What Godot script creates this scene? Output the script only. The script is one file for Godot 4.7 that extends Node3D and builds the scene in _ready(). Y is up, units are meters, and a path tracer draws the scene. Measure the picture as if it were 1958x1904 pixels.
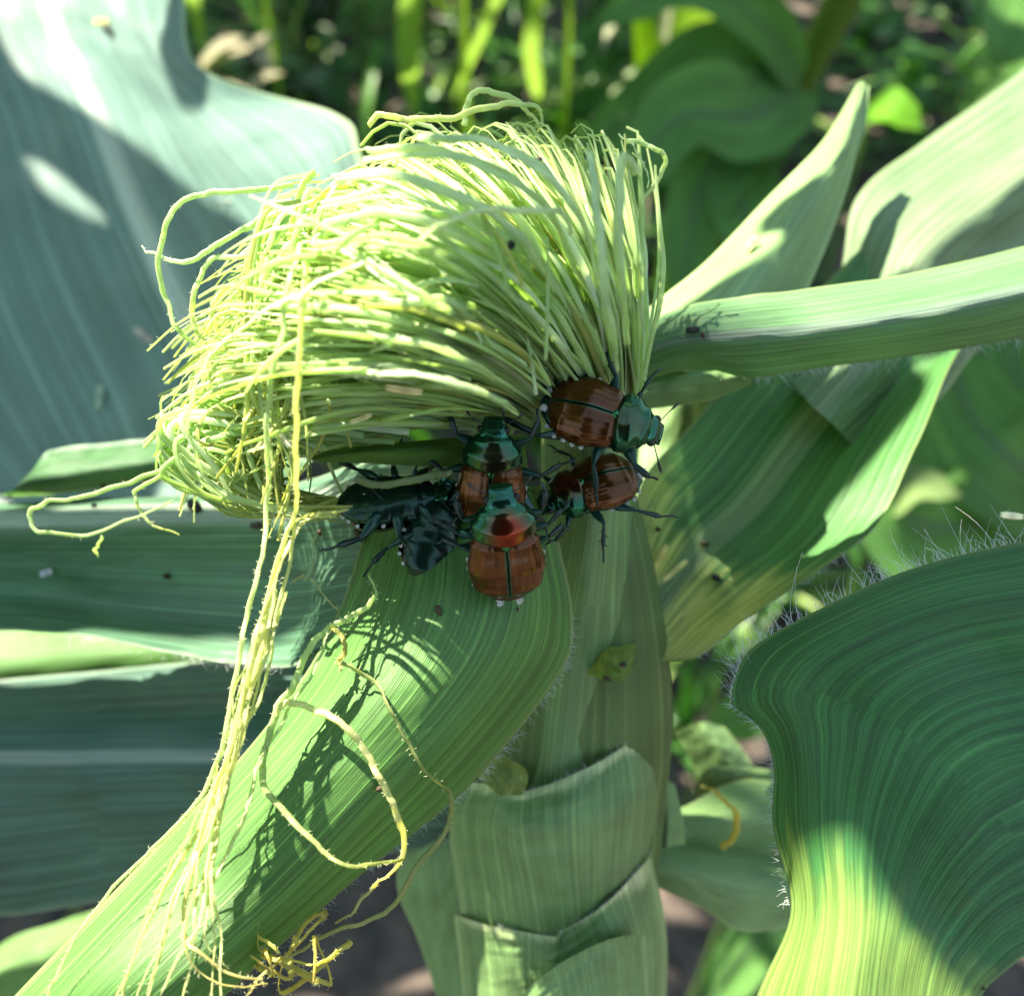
extends Node3D
# Corn ear with fresh silk and leaf beetles, close-up in a field.
const IW := 1958.0
const IH := 1904.0
var cam_pos := Vector3(0, 1.0, 0)
var cr: Vector3
var cu: Vector3
var cf: Vector3
var tx := 1.0
var ty := 1.0
var sun_dir: Vector3          # towards the sun
var rng := RandomNumberGenerator.new()
var nz := FastNoiseLite.new()
var M := {}
var names := {}
var seen_px := PackedVector3Array()   # points of the blades as the lens sees them: x, y, mm away
func lies_at(x: float, y: float, guess: float) -> float:
	var best := 1e9
	for p in seen_px:
		if absf(p.x - x) < 14.0 and absf(p.y - y) < 14.0 and absf(p.z - guess) < 45.0 and p.z < best:
			best = p.z
	return guess if best > 1e8 else best

# ---------------------------------------------------------------- helpers
func P(x: float, y: float, d: float) -> Vector3:   # a point d millimetres in front of the lens
	return cam_pos + (cr * ((x / IW * 2.0 - 1.0) * tx) + cu * ((1.0 - y / IH * 2.0) * ty) + cf) * (d * 0.001)
func PV(v: Vector3) -> Vector3:
	return P(v.x, v.y, v.z)
func CV(v: Vector3) -> Vector3:                    # camera axes to world
	return cr * v.x + cu * v.y + cf * v.z
func R(a: float, b: float) -> float:
	return rng.randf_range(a, b)
func C(r: float, g: float, b: float) -> Color:
	return Color(r, g, b)
func numbered(n: String) -> String:
	names[n] = names.get(n, -1) + 1
	return n if names[n] == 0 else "%s_%03d" % [n, names[n]]
func thing(called: String, label: String, category: String, at := Vector3.ZERO, group := "") -> Node3D:
	var o := Node3D.new()
	o.name = numbered(called)
	add_child(o)
	o.position = at
	tag(o, label, category, group)
	return o
func tag(o: Node, label: String, category: String, group := "") -> void:
	o.set_meta("label", label)
	o.set_meta("category", category)
	if group != "":
		o.set_meta("group", group)

class MB:
	var v := PackedVector3Array()
	var uv := PackedVector2Array()
	var c := PackedColorArray()
	var ix := PackedInt32Array()
	func grid(pts: PackedVector3Array, cols: PackedColorArray, uvs: PackedVector2Array, nu: int, nv: int) -> void:
		# (nv+1) rows of (nu+1) points
		var b := v.size()
		v.append_array(pts); c.append_array(cols); uv.append_array(uvs)
		for j in nv:
			for i in nu:
				var a := b + j * (nu + 1) + i
				var d := a + nu + 1
				ix.append_array([a, a + 1, d, a + 1, d + 1, d])
	func tube(pts: PackedVector3Array, rad: PackedFloat32Array, flat: float, sides: int, cols: PackedColorArray, side0 := Vector3.ZERO) -> void:
		var n := pts.size()
		if n < 2:
			return
		var t := (pts[1] - pts[0]).normalized()
		var s := side0 if side0 != Vector3.ZERO else Vector3(0.31, 0.72, -0.61)
		s = (s - t * s.dot(t)).normalized()
		var b := v.size()
		for k in n:
			var t2 := (pts[mini(k + 1, n - 1)] - pts[maxi(k - 1, 0)]).normalized()
			s = (s - t2 * s.dot(t2))
			s = s.normalized() if s.length() > 1e-6 else t2.cross(Vector3.UP).normalized()
			var w := t2.cross(s)
			for i in sides:
				var a := TAU * i / sides
				v.append(pts[k] + (s * cos(a) + w * (sin(a) * flat)) * rad[k])
				c.append(cols[k]); uv.append(Vector2(float(i) / sides, float(k) / (n - 1)))
		for k in n - 1:
			for i in sides:
				var a := b + k * sides + i
				var a2 := b + k * sides + (i + 1) % sides
				ix.append_array([a, a + sides, a2, a2, a + sides, a2 + sides])
		for e in [0, n - 1]:
			var m := v.size()
			v.append(pts[e]); c.append(cols[e]); uv.append(Vector2(0.5, 0))
			for i in sides:
				var a: int = b + e * sides + i
				var a2: int = b + e * sides + (i + 1) % sides
				ix.append_array([m, a, a2] if e == 0 else [m, a2, a])
	func ball(center: Vector3, r: Vector3, basis: Basis, col: Color, nu := 8, nv := 6) -> void:
		var b := v.size()
		for j in nv + 1:
			var th := PI * j / nv
			for i in nu:
				var ph := TAU * i / nu
				v.append(center + basis * (Vector3(cos(th), sin(th) * cos(ph), sin(th) * sin(ph)) * r))
				c.append(col); uv.append(Vector2(float(i) / nu, float(j) / nv))
		for j in nv:
			for i in nu:
				var a := b + j * nu + i
				var a2 := b + j * nu + (i + 1) % nu
				ix.append_array([a, a2, a + nu, a2, a2 + nu, a + nu])
	func mesh(off: Vector3) -> ArrayMesh:
		var nn := PackedVector3Array()
		nn.resize(v.size())
		for k in range(0, ix.size(), 3):
			var a := ix[k]; var b := ix[k + 1]; var d := ix[k + 2]
			var f := (v[d] - v[a]).cross(v[b] - v[a])
			nn[a] += f; nn[b] += f; nn[d] += f
		for k in nn.size():
			nn[k] = (nn[k] * 1e8).normalized() if nn[k].length_squared() > 0 else Vector3.UP
		if off != Vector3.ZERO:
			for k in v.size():
				v[k] -= off
		var arr := []
		arr.resize(Mesh.ARRAY_MAX)
		arr[Mesh.ARRAY_VERTEX] = v; arr[Mesh.ARRAY_NORMAL] = nn; arr[Mesh.ARRAY_TEX_UV] = uv
		arr[Mesh.ARRAY_COLOR] = c; arr[Mesh.ARRAY_INDEX] = ix
		var m := ArrayMesh.new()
		m.add_surface_from_arrays(Mesh.PRIMITIVE_TRIANGLES, arr)
		return m

func origin_of(n: Node) -> Vector3:
	var o := Vector3.ZERO
	while n is Node3D and n != self:
		o += n.position
		n = n.get_parent()
	return o
func put(called: String, mb: MB, mat: Material, parent: Node, own := false) -> MeshInstance3D:
	# world-built vertices become a mesh under parent; own: vertices are already in the parent's axes
	var o := MeshInstance3D.new()
	o.name = called if parent != self else numbered(called)
	o.mesh = mb.mesh(Vector3.ZERO if own else origin_of(parent))
	o.material_override = mat
	parent.add_child(o, true)
	return o

func cr3(a: Vector3, b: Vector3, c: Vector3, d: Vector3, t: float) -> Vector3:
	return 0.5 * ((2.0 * b) + (c - a) * t + (2.0 * a - 5.0 * b + 4.0 * c - d) * t * t + (3.0 * b - a - 3.0 * c + d) * t * t * t)
func spline(p: Array, n: int) -> PackedVector3Array:   # n+1 points through p
	var out := PackedVector3Array()
	var m := p.size() - 1
	for k in n + 1:
		var f := float(k) / n * m
		var i := mini(int(f), m - 1)
		var a: Vector3 = p[i - 1] if i > 0 else p[0] * 2.0 - p[1]
		var d: Vector3 = p[i + 2] if i + 2 <= m else p[m] * 2.0 - p[m - 1]
		out.append(cr3(a, p[i], p[i + 1], d, f - i))
	return out
func vecs(flat: Array) -> Array:                       # [x, y, d, x, y, d ...]
	var out := []
	for k in range(0, flat.size(), 3):
		out.append(Vector3(flat[k], flat[k + 1], flat[k + 2]))
	return out

# A blade through rows of control points (each row runs across the blade).
# o: col, rib [u, half width, colour], edge [width, colour], end [v0, v1, colour], wave mm, ruffle mm, nu, nv, mat
func blade(called: String, rows: Array, o: Dictionary, parent: Node, world := false) -> MeshInstance3D:
	var nu: int = o.get("nu", 36)
	var nv: int = o.get("nv", 60)
	var across := []
	for r in rows:
		across.append(spline(vecs(r) if not r[0] is Vector3 else r, nu))
	var pts := PackedVector3Array(); var cols := PackedColorArray(); var uvs := PackedVector2Array()
	pts.resize((nu + 1) * (nv + 1)); cols.resize(pts.size()); uvs.resize(pts.size())
	var base: Color = o.get("col", C(0.06, 0.15, 0.05))
	var rib: Array = o.get("rib", [])
	var edge: Array = o.get("edge", [])
	var ends: Array = o.get("end", [])
	var wave: float = o.get("wave", 0.4)
	var ruffle: float = o.get("ruffle", 0.0)
	var sd: float = R(0, 900)
	var off: float = R(0, 1)
	for i in nu + 1:
		var line := []
		for r in across:
			line.append(r[i])
		var l := spline(line, nv)
		var u := float(i) / nu
		for j in nv + 1:
			var p: Vector3 = l[j] if world else PV(l[j])
			var t := float(j) / nv
			var n1 := nz.get_noise_2d(u * 60.0 + sd, t * 90.0)
			var n2 := nz.get_noise_2d(u * 400.0 + sd, t * 60.0 + 77.0)
			var em: float = pow(absf(u * 2.0 - 1.0), 4.0)
			p += cf * 0.001 * (wave * n1 + ruffle * em * sin(t * 40.0 + sd + 3.0 * n1) + 0.06 * n2)
			var k := j * (nu + 1) + i
			pts[k] = p
			uvs[k] = Vector2(u * o.get("us", 1.0) + off, t * o.get("vs", 1.0) + off)
			var q := base * (1.0 + 0.22 * n1 + 0.18 * n2)
			if ends:
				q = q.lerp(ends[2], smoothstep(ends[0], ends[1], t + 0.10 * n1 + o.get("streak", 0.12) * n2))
			if edge:
				q = q.lerp(edge[1], smoothstep(1.0 - edge[0], 1.0, absf(u * 2.0 - 1.0)))
			if rib:
				q = q.lerp(rib[2], 1.0 - smoothstep(rib[1] * 0.5, rib[1], absf(u - rib[0])))
			q.a = 1.0
			cols[k] = q
	if parent == plant or parent == ear:
		for p in pts:
			var q := p - cam_pos
			var z := q.dot(cf)
			seen_px.append(Vector3((q.dot(cr) / z / tx * 0.5 + 0.5) * IW, (0.5 - q.dot(cu) / z / ty * 0.5) * IH, z * 1000.0))
	var mb := MB.new()
	mb.grid(pts, cols, uvs, nu, nv)
	return put(called, mb, M[o.get("mat", "leaf")], parent)

# ---------------------------------------------------------------- materials
func vein_maps(key: String, nmaj: float, nmin: float, base: float, kmaj: float, kmin: float, kfine: float) -> void:
	# veins of a grass blade: run along v; colour factor and relief
	var w := 1024
	var h := 256
	var n1 := FastNoiseLite.new(); n1.seed = 5; n1.frequency = 0.05; n1.fractal_octaves = 3
	var fine := n1.get_image(w, 24, false, false, true)
	fine.resize(w, h, Image.INTERPOLATE_CUBIC)
	var n2 := FastNoiseLite.new(); n2.seed = 9; n2.frequency = 0.25
	var grain := n2.get_image(w, h, false, false, true)
	var fb := fine.get_data(); var gb := grain.get_data()
	var prof := PackedFloat32Array(); prof.resize(w)
	var major := PackedFloat32Array(); major.resize(w)
	for x in w:
		var u := float(x) / w
		var a := fposmod(u * nmaj + 0.25 * sin(u * TAU * 3.0), 1.0); var b := fposmod(u * nmin + 0.15 * sin(u * TAU * 7.0), 1.0)
		major[x] = exp(-pow((a - 0.5) / 0.075, 2.0)) * (0.7 + 0.3 * sin(u * 61.0))
		prof[x] = exp(-pow((b - 0.5) / 0.2, 2.0))
	var cd := PackedByteArray(); cd.resize(w * h * 3)
	var hd := PackedByteArray(); hd.resize(w * h)
	var r2 := RandomNumberGenerator.new(); r2.seed = 3
	for y in h:
		for x in w:
			var k := y * w + x
			var f := fb[k] / 255.0; var g := gb[k] / 255.0
			var s := base + kfine * (f - 0.5) + 0.10 * (g - 0.5) + kmin * prof[x] * (0.4 + f) + kmaj * major[x] * (0.5 + f * 0.7)
			var e := 0.35 + 0.22 * prof[x] + 0.35 * major[x] + 0.25 * (f - 0.5) + 0.10 * (g - 0.5)
			if r2.randf() < 0.0006:
				s += 0.3; e += 0.2
			s = clampf(s, 0, 1)
			cd[k * 3] = int(255 * clampf(s + 0.03 * major[x], 0, 1)); cd[k * 3 + 1] = int(255 * clampf(s + 0.01, 0, 1)); cd[k * 3 + 2] = int(255 * clampf(s - 0.02, 0, 1))
			hd[k] = int(255 * clampf(e, 0, 1))
	M[key] = ImageTexture.create_from_image(Image.create_from_data(w, h, false, Image.FORMAT_RGB8, cd))
	M[key + "h"] = ImageTexture.create_from_image(Image.create_from_data(w, h, false, Image.FORMAT_L8, hd))
func make_textures() -> void:
	vein_maps("vein", 22, 110, 0.72, 0.18, 0.12, 0.26)
	vein_maps("bold", 24, 120, 0.72, 0.15, 0.08, 0.26)
	vein_maps("wide", 13, 60, 0.84, 0.14, 0.06, 0.16)
	var sn := FastNoiseLite.new(); sn.seed = 21; sn.frequency = 0.012; sn.fractal_octaves = 6
	var si := sn.get_image(512, 512, false, false, true)
	M.soilh = ImageTexture.create_from_image(si)
	var sb := si.duplicate()
	sb.convert(Image.FORMAT_RGBA8)
	sb.bump_map_to_normal_map(6.0)
	M.soiln = ImageTexture.create_from_image(sb)
	var sc := Image.create(512, 512, false, Image.FORMAT_RGB8)
	for y in 512:
		for x in 512:
			var e := si.get_pixel(x, y).r
			var q := C(0.15, 0.13, 0.115).lerp(C(0.38, 0.33, 0.29), e)
			sc.set_pixel(x, y, q)
	M.soilc = ImageTexture.create_from_image(sc)

func leaf_mat(back: Color, rough: float, relief: float, key := "vein") -> StandardMaterial3D:
	var m := StandardMaterial3D.new()
	m.vertex_color_use_as_albedo = true
	m.albedo_texture = M[key]
	m.roughness = rough
	m.metallic_specular = 0.5
	m.heightmap_enabled = true
	m.heightmap_texture = M[key + "h"]
	m.heightmap_scale = relief
	m.backlight_enabled = true
	m.backlight = back
	m.cull_mode = BaseMaterial3D.CULL_DISABLED
	return m
func plain_mat(rough: float, metal := 0.0, back := Color.BLACK, spec := 0.5) -> StandardMaterial3D:
	var m := StandardMaterial3D.new()
	m.vertex_color_use_as_albedo = true
	m.roughness = rough
	m.metallic = metal
	m.metallic_specular = spec
	if back != Color.BLACK:
		m.backlight_enabled = true
		m.backlight = back
	m.cull_mode = BaseMaterial3D.CULL_DISABLED
	return m

func _ready() -> void:
	rng.seed = 11
	nz.seed = 4; nz.frequency = 0.05
	# ------------------------------------------------------------ camera
	var camera := Camera3D.new()
	camera.name = "camera"
	add_child(camera)
	camera.position = cam_pos
	camera.rotation_degrees = Vector3(-48, 0, 0)
	var att := CameraAttributesPhysical.new()
	att.frustum_focal_length = 25.7
	att.frustum_near = 0.01
	att.frustum_far = 100.0
	att.exposure_aperture = 17.0
	att.frustum_focus_distance = 0.099
	camera.attributes = att
	camera.current = true
	var b := camera.transform.basis
	cr = b.x; cu = b.y; cf = -b.z
	ty = tan(deg_to_rad(camera.fov) / 2.0)
	tx = ty * 1024.0 / 995.0
	# ------------------------------------------------------------ sky and sun
	var env := Environment.new()
	env.background_mode = Environment.BG_SKY
	var sm := ProceduralSkyMaterial.new()
	sm.sky_top_color = Color(0.57, 0.67, 0.80)
	sm.sky_horizon_color = Color(0.84, 0.89, 0.92)
	sm.ground_bottom_color = Color(0.16, 0.17, 0.12)
	sm.ground_horizon_color = Color(0.35, 0.38, 0.30)
	sm.sky_energy_multiplier = 0.68
	var sky := Sky.new()
	sky.sky_material = sm
	env.sky = sky
	env.tonemap_mode = Environment.TONE_MAPPER_LINEAR
	env.tonemap_exposure = 6.3
	env.sdfgi_enabled = true; env.ssao_enabled = true; env.ssil_enabled = true
	var we := WorldEnvironment.new()
	we.environment = env
	add_child(we)
	var sun := DirectionalLight3D.new()
	sun.name = "sun"
	sun.light_energy = 1.6
	sun.light_color = Color(1.0, 0.96, 0.88)
	sun.light_angular_distance = 0.5
	sun.shadow_enabled = true
	add_child(sun)
	var az := deg_to_rad(50.0); var el := deg_to_rad(52.0)
	sun_dir = Vector3(-sin(az) * cos(el), sin(el), -cos(az) * cos(el))
	sun.look_at_from_position(Vector3.ZERO, -sun_dir)
	# ------------------------------------------------------------ materials
	make_textures()
	M.leaf = leaf_mat(Color(0.80, 0.86, 0.55), 0.46, 0.010)
	M.husk = leaf_mat(Color(0.95, 0.97, 0.75), 0.55, 0.012, "wide")
	M.sheath = leaf_mat(Color(0.55, 0.58, 0.40), 0.55, 0.012, "wide")
	M.smooth = leaf_mat(Color(0.80, 0.86, 0.55), 0.42, 0.008, "wide")
	M.bold_leaf = leaf_mat(Color(0.85, 0.9, 0.5), 0.42, 0.010, "bold")
	M.far = leaf_mat(Color(0.85, 0.92, 0.45), 0.6, 0.02)
	M.far.metallic_specular = 0.3
	M.silk = plain_mat(0.40, 0.0, Color(1.15, 1.15, 1.02))
	M.hair = plain_mat(0.5, 0.0, Color(0.8, 0.8, 0.8))
	M.metal = plain_mat(0.16, 0.88)
	M.metal.clearcoat_enabled = true; M.metal.clearcoat = 0.12; M.metal.clearcoat_roughness = 0.05
	M.wing = plain_mat(0.22, 0.6, Color.BLACK, 0.35)
	M.wing.clearcoat_enabled = true; M.wing.clearcoat = 0.25; M.wing.clearcoat_roughness = 0.06
	M.dark = plain_mat(0.3, 0.35)
	M.belly = plain_mat(0.2, 0.6)
	M.bit = plain_mat(0.7, 0.0, Color(0.3, 0.3, 0.2))
	M.speck = plain_mat(0.75)
	M.weed = plain_mat(0.45, 0.0, Color(0.85, 0.95, 0.4))
	var g := StandardMaterial3D.new()
	g.albedo_texture = M.soilc
	g.roughness = 0.95
	g.uv1_triplanar = true; g.uv1_world_triplanar = true; g.uv1_scale = Vector3.ONE * 2.3
	g.normal_enabled = true; g.normal_texture = M.soiln; g.normal_scale = 1.5
	M.soil = g
	# ------------------------------------------------------------ scene
	build_ground()
	build_plant()
	build_silk()
	build_beetles()
	build_background()
	build_canopy()
	build_phone()
	build_bits()

func build_ground() -> void:
	var mb := MB.new()
	var n := 120
	var pts := PackedVector3Array(); var cols := PackedColorArray(); var uvs := PackedVector2Array()
	for j in n + 1:
		for i in n + 1:
			var a := float(i) / n * 2.0 - 1.0; var c := float(j) / n * 2.0 - 1.0
			var x := a * absf(a) * 30.0; var z := c * absf(c) * 30.0 - 1.2
			var y := 0.025 * nz.get_noise_2d(x * 60.0, z * 60.0) + 0.02 * nz.get_noise_2d(x * 220.0, z * 220.0)
			pts.append(Vector3(x, y - 0.02, z)); cols.append(Color.WHITE); uvs.append(Vector2(x, z))
	mb.grid(pts, cols, uvs, n, n)
	var o := put("ground", mb, M.soil, self)
	o.set_meta("kind", "structure")
	tag(o, "bare brown crumbly field soil between the corn rows", "soil")
	# loose clods
	var cm := MB.new()
	cm.ball(Vector3.ZERO, Vector3(1, 0.7, 0.85), Basis(), Color.WHITE, 7, 5)
	for k in cm.v.size():
		cm.v[k] *= 1.0 + 0.35 * nz.get_noise_3dv(cm.v[k] * 25.0)
	var mm := MultiMesh.new()
	mm.transform_format = MultiMesh.TRANSFORM_3D
	mm.mesh = cm.mesh(Vector3.ZERO)
	mm.instance_count = 2600
	for k in 2600:
		var s := 0.004 + 0.018 * pow(rng.randf(), 3.0)
		var bs := Basis(Vector3(R(-1, 1), R(-1, 1), R(-1, 1)).normalized(), R(0, TAU)).scaled(Vector3.ONE * s)
		mm.set_instance_transform(k, Transform3D(bs, Vector3(R(-1.6, 1.6), s * 0.3 - 0.02, R(-3.2, 0.2))))
	var mi := MultiMeshInstance3D.new()
	mi.name = "soil_clods"
	mi.multimesh = mm
	mi.material_override = M.soil
	add_child(mi)
	mi.set_meta("kind", "stuff")
	tag(mi, "loose brown soil crumbs scattered over the field soil", "soil crumbs")

# ---------------------------------------------------------------- the corn plant in front
var plant: Node3D
var ear: MeshInstance3D
func fringe(called: String, line: Array, parent: Node, n: int, lmin: float, lmax: float, dir: Vector3, rad := 0.000022, curl := 0.6) -> void:
	# fine hairs along a margin; line in [x, y, d ...]
	var l := spline(vecs(line), 120)
	var mb := MB.new()
	for k in n:
		var f := R(0, 119.0)
		var i := int(f)
		var p := PV(l[i].lerp(l[i + 1], f - i)) 
		var len := R(lmin, lmax) * 0.001 * (0.45 + 0.9 * absf(nz.get_noise_1d(f * 9.0)) * 2.0)
		var d := (CV(dir) + Vector3(R(-1, 1), R(-1, 1), R(-1, 1)) * 0.45).normalized()
		var cv := Vector3(R(-1, 1), R(-1, 1), R(-1, 1)) * curl
		var pts := PackedVector3Array(); var rr := PackedFloat32Array(); var cc := PackedColorArray()
		for s in 6:
			var t := s / 5.0
			pts.append(p + d * (len * t) + cv * (len * t * t))
			rr.append(rad * (1.0 - 0.7 * t)); cc.append(C(0.72, 0.76, 0.74))
		mb.tube(pts, rr, 1.0, 3, cc)
	var o := put(called, mb, M.hair, parent)
	o.set_meta("kind", "stuff")

func build_plant() -> void:
	var root := P(1075, 1900, 150)
	plant = thing("corn_plant", "corn plant whose ear bears fresh pale silk covered with beetles", "corn plant", Vector3(root.x, 0, root.z))
	var GB := C(0.075, 0.150, 0.110)   # blue green, waxy upper face
	var GG := C(0.060, 0.170, 0.045)   # fresh green
	var PALE := C(0.36, 0.44, 0.24)
	var RIB := C(0.36, 0.46, 0.36)
	# stalk, behind and below the ear
	var mb := MB.new()
	var sp := PackedVector3Array(); var sr := PackedFloat32Array(); var sc := PackedColorArray()
	var foot := Vector3(root.x, -0.02, root.z)
	for k in 15:
		sp.append(foot.lerp(P(1085, 1700, 172), k / 14.0)); sr.append(0.011 * (1.12 if k % 3 == 0 else 1.0)); sc.append(C(0.12, 0.22, 0.06))
	mb.tube(sp, sr, 1.0, 14, sc)
	put("stalk", mb, M.husk, plant)
	# ear core: the wrapped husk body
	mb = MB.new()
	var ep := spline([P(1130, 800, 119), P(1120, 1000, 124), P(1100, 1300, 131), P(1085, 1600, 142), P(1075, 1960, 158)], 24)
	var er := PackedFloat32Array(); var ec := PackedColorArray()
	for k in 25:
		var t := k / 24.0
		er.append(lerpf(0.0035, 0.0125, smoothstep(0.0, 0.6, t))); ec.append(C(0.22, 0.34, 0.12) * (1.0 + 0.1 * sin(k * 2.3)))
	mb.tube(ep, er, 1.0, 28, ec)
	ear = put("ear", mb, M.husk, plant)
	ear.set_meta("label", "green husked ear with a tuft of pale silk at its tip")
	var HK := {"mat": "sheath", "col": C(0.20, 0.34, 0.13), "edge": [0.10, C(0.36, 0.48, 0.2)], "wave": 0.5, "us": 0.8}
	# wrapped husks, front faces of the ear
	blade("husk", [
		[1035, 800, 120, 1080, 800, 112, 1150, 800, 110, 1215, 805, 116, 1225, 815, 128],
		[1030, 960, 122, 1085, 965, 113, 1150, 965, 111, 1205, 960, 118, 1215, 960, 131],
		[985, 1120, 126, 1060, 1130, 117, 1130, 1135, 114, 1205, 1130, 121, 1215, 1130, 136],
		[930, 1300, 134, 1010, 1310, 122, 1110, 1310, 118, 1215, 1290, 125, 1255, 1270, 142],
		[890, 1520, 140, 980, 1530, 127, 1090, 1530, 122, 1215, 1500, 130, 1268, 1480, 148]],
		HK.merged({"col": C(0.60, 0.72, 0.22)}), ear)
	blade("husk", [
		[880, 1495, 131, 950, 1500, 122, 1010, 1512, 120, 1130, 1465, 119.5, 1225, 1405, 125, 1268, 1385, 141],
		[858, 1560, 133, 930, 1580, 122, 1010, 1590, 118, 1130, 1570, 118, 1240, 1520, 124, 1272, 1500, 142],
		[872, 1680, 137, 945, 1690, 126, 1030, 1700, 122, 1130, 1690, 123, 1225, 1650, 131, 1262, 1630, 148],
		[890, 1800, 142, 960, 1810, 131, 1050, 1820, 128, 1130, 1790, 129, 1190, 1750, 138, 1225, 1730, 152]],
		HK.merged({"col": C(0.62, 0.73, 0.26), "ruffle": 0.5, "streak": 0.03, "end": [0.10, 0.0, C(0.66, 0.74, 0.40)]}), ear)
	blade("husk", [
		[868, 1750, 140, 950, 1772, 128, 1050, 1790, 125.5, 1075, 1780, 125.5, 1160, 1725, 126, 1245, 1635, 131],
		[880, 1850, 146, 960, 1870, 132, 1050, 1880, 127, 1110, 1880, 127, 1195, 1840, 129, 1275, 1790, 139],
		[890, 2000, 152, 970, 2010, 139, 1060, 2010, 134, 1120, 2010, 134, 1200, 2000, 138, 1270, 1990, 150]],
		HK.merged({"col": C(0.60, 0.70, 0.27), "wave": 0.9, "streak": 0.03, "end": [0.10, 0.0, C(0.66, 0.74, 0.40)]}), ear)
	blade("husk", [
		[960, 1960, 128, 1010, 1890, 122, 1090, 1830, 120, 1170, 1795, 122, 1235, 1785, 128],
		[980, 2030, 131, 1040, 1970, 124, 1110, 1930, 122, 1180, 1900, 125, 1240, 1880, 131],
		[1000, 2100, 134, 1060, 2070, 128, 1130, 2040, 126, 1190, 2020, 128, 1245, 2000, 134]],
		HK.merged({"col": C(0.48, 0.60, 0.24), "wave": 0.8}), ear)
	fringe("rim_hairs", [950, 1500, 121.5, 1010, 1512, 119.5, 1130, 1465, 119, 1225, 1405, 124.5, 1268, 1385, 140], ear, 260, 0.3, 0.9, Vector3(0, 0.7, -0.3), 0.000014)
	fringe("rim_hairs", [950, 1772, 127.5, 1050, 1790, 125, 1160, 1725, 125.6, 1245, 1635, 130.6], ear, 200, 0.3, 0.9, Vector3(0, 0.7, -0.3), 0.000014)
	# small pale lobe where the front blade leaves its sheath
	blade("ligule", [
		[905, 1475, 121, 930, 1500, 116, 960, 1520, 115, 1000, 1520, 116],
		[915, 1450, 122, 945, 1470, 116, 975, 1480, 115, 1010, 1490, 117],
		[935, 1435, 124, 960, 1445, 119, 985, 1455, 118, 1005, 1470, 120]],
		{"mat": "husk", "col": C(0.36, 0.46, 0.14), "nu": 16, "nv": 16, "wave": 1.0}, ear)
	blade("ligule", [
		[1125, 1290, 117, 1160, 1300, 114, 1195, 1300, 115, 1212, 1270, 118],
		[1130, 1250, 120, 1160, 1262, 116, 1190, 1265, 116, 1215, 1240, 119],
		[1140, 1215, 122, 1165, 1225, 120, 1190, 1225, 120, 1215, 1205, 122]],
		{"mat": "husk", "col": C(0.30, 0.44, 0.10), "nu": 16, "nv": 16, "wave": 1.0}, ear)
	# pale sheath edge beside the ear, low down
	blade("husk", [
		[770, 1590, 150, 810, 1570, 146, 860, 1560, 145],
		[760, 1700, 152, 815, 1690, 148, 880, 1680, 146],
		[800, 1800, 156, 840, 1790, 152, 895, 1780, 150],
		[850, 1950, 160, 880, 1950, 156, 930, 1950, 154]],
		HK.merged({"col": C(0.36, 0.42, 0.14), "nu": 20, "nv": 40}), ear)

	# front blade, running from the beetles down to the corner
	var D := blade("leaf", [
		[728, 930, 112, 800, 940, 107, 880, 935, 104.5, 970, 930, 105, 1050, 930, 109],
		[690, 1040, 108, 775, 1040, 102.5, 880, 1035, 100.5, 985, 1035, 102, 1070, 1040, 108],
		[648, 1165, 105, 745, 1160, 99, 870, 1165, 97, 995, 1170, 99, 1096, 1180, 107],
		[575, 1300, 103, 680, 1300, 97, 800, 1305, 95, 940, 1300, 98, 1070, 1290, 106],
		[440, 1470, 101, 540, 1475, 95.5, 650, 1485, 94, 770, 1500, 96, 885, 1515, 105],
		[250, 1670, 100, 350, 1680, 94.5, 460, 1690, 93, 570, 1705, 95, 670, 1690, 103],
		[40, 1890, 96, 140, 1900, 91, 240, 1910, 89.5, 340, 1910, 91, 430, 1905, 98],
		[-160, 2100, 99, -60, 2110, 94, 40, 2120, 92.5, 130, 2120, 94, 220, 2110, 100]],
		{"col": C(0.15, 0.35, 0.085), "edge": [0.05, C(0.3, 0.4, 0.16)], "wave": 0.25, "nu": 72, "nv": 110}, plant)
	fringe("margin_hairs", [1096, 1180, 106.8, 1070, 1290, 105.8, 960, 1430, 105.4, 885, 1515, 104.8, 670, 1690, 102.8, 430, 1905, 100.8], D, 320, 0.5, 1.3, Vector3(0.6, -0.3, -0.1), 0.000014)

	blade("leaf", [
		[585, 876, 97, 600, 880, 96.5, 622, 884, 97],
		[640, 858, 98, 660, 868, 96, 690, 885, 98],
		[740, 848, 100, 750, 862, 97, 770, 890, 99],
		[880, 836, 104, 885, 858, 101, 900, 895, 103],
		[1000, 830, 110, 1005, 860, 107, 1010, 895, 109]],
		{"col": C(0.20, 0.42, 0.06), "edge": [0.12, C(0.4, 0.55, 0.2)], "nu": 16, "nv": 30, "wave": 0.3}, plant)
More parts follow.
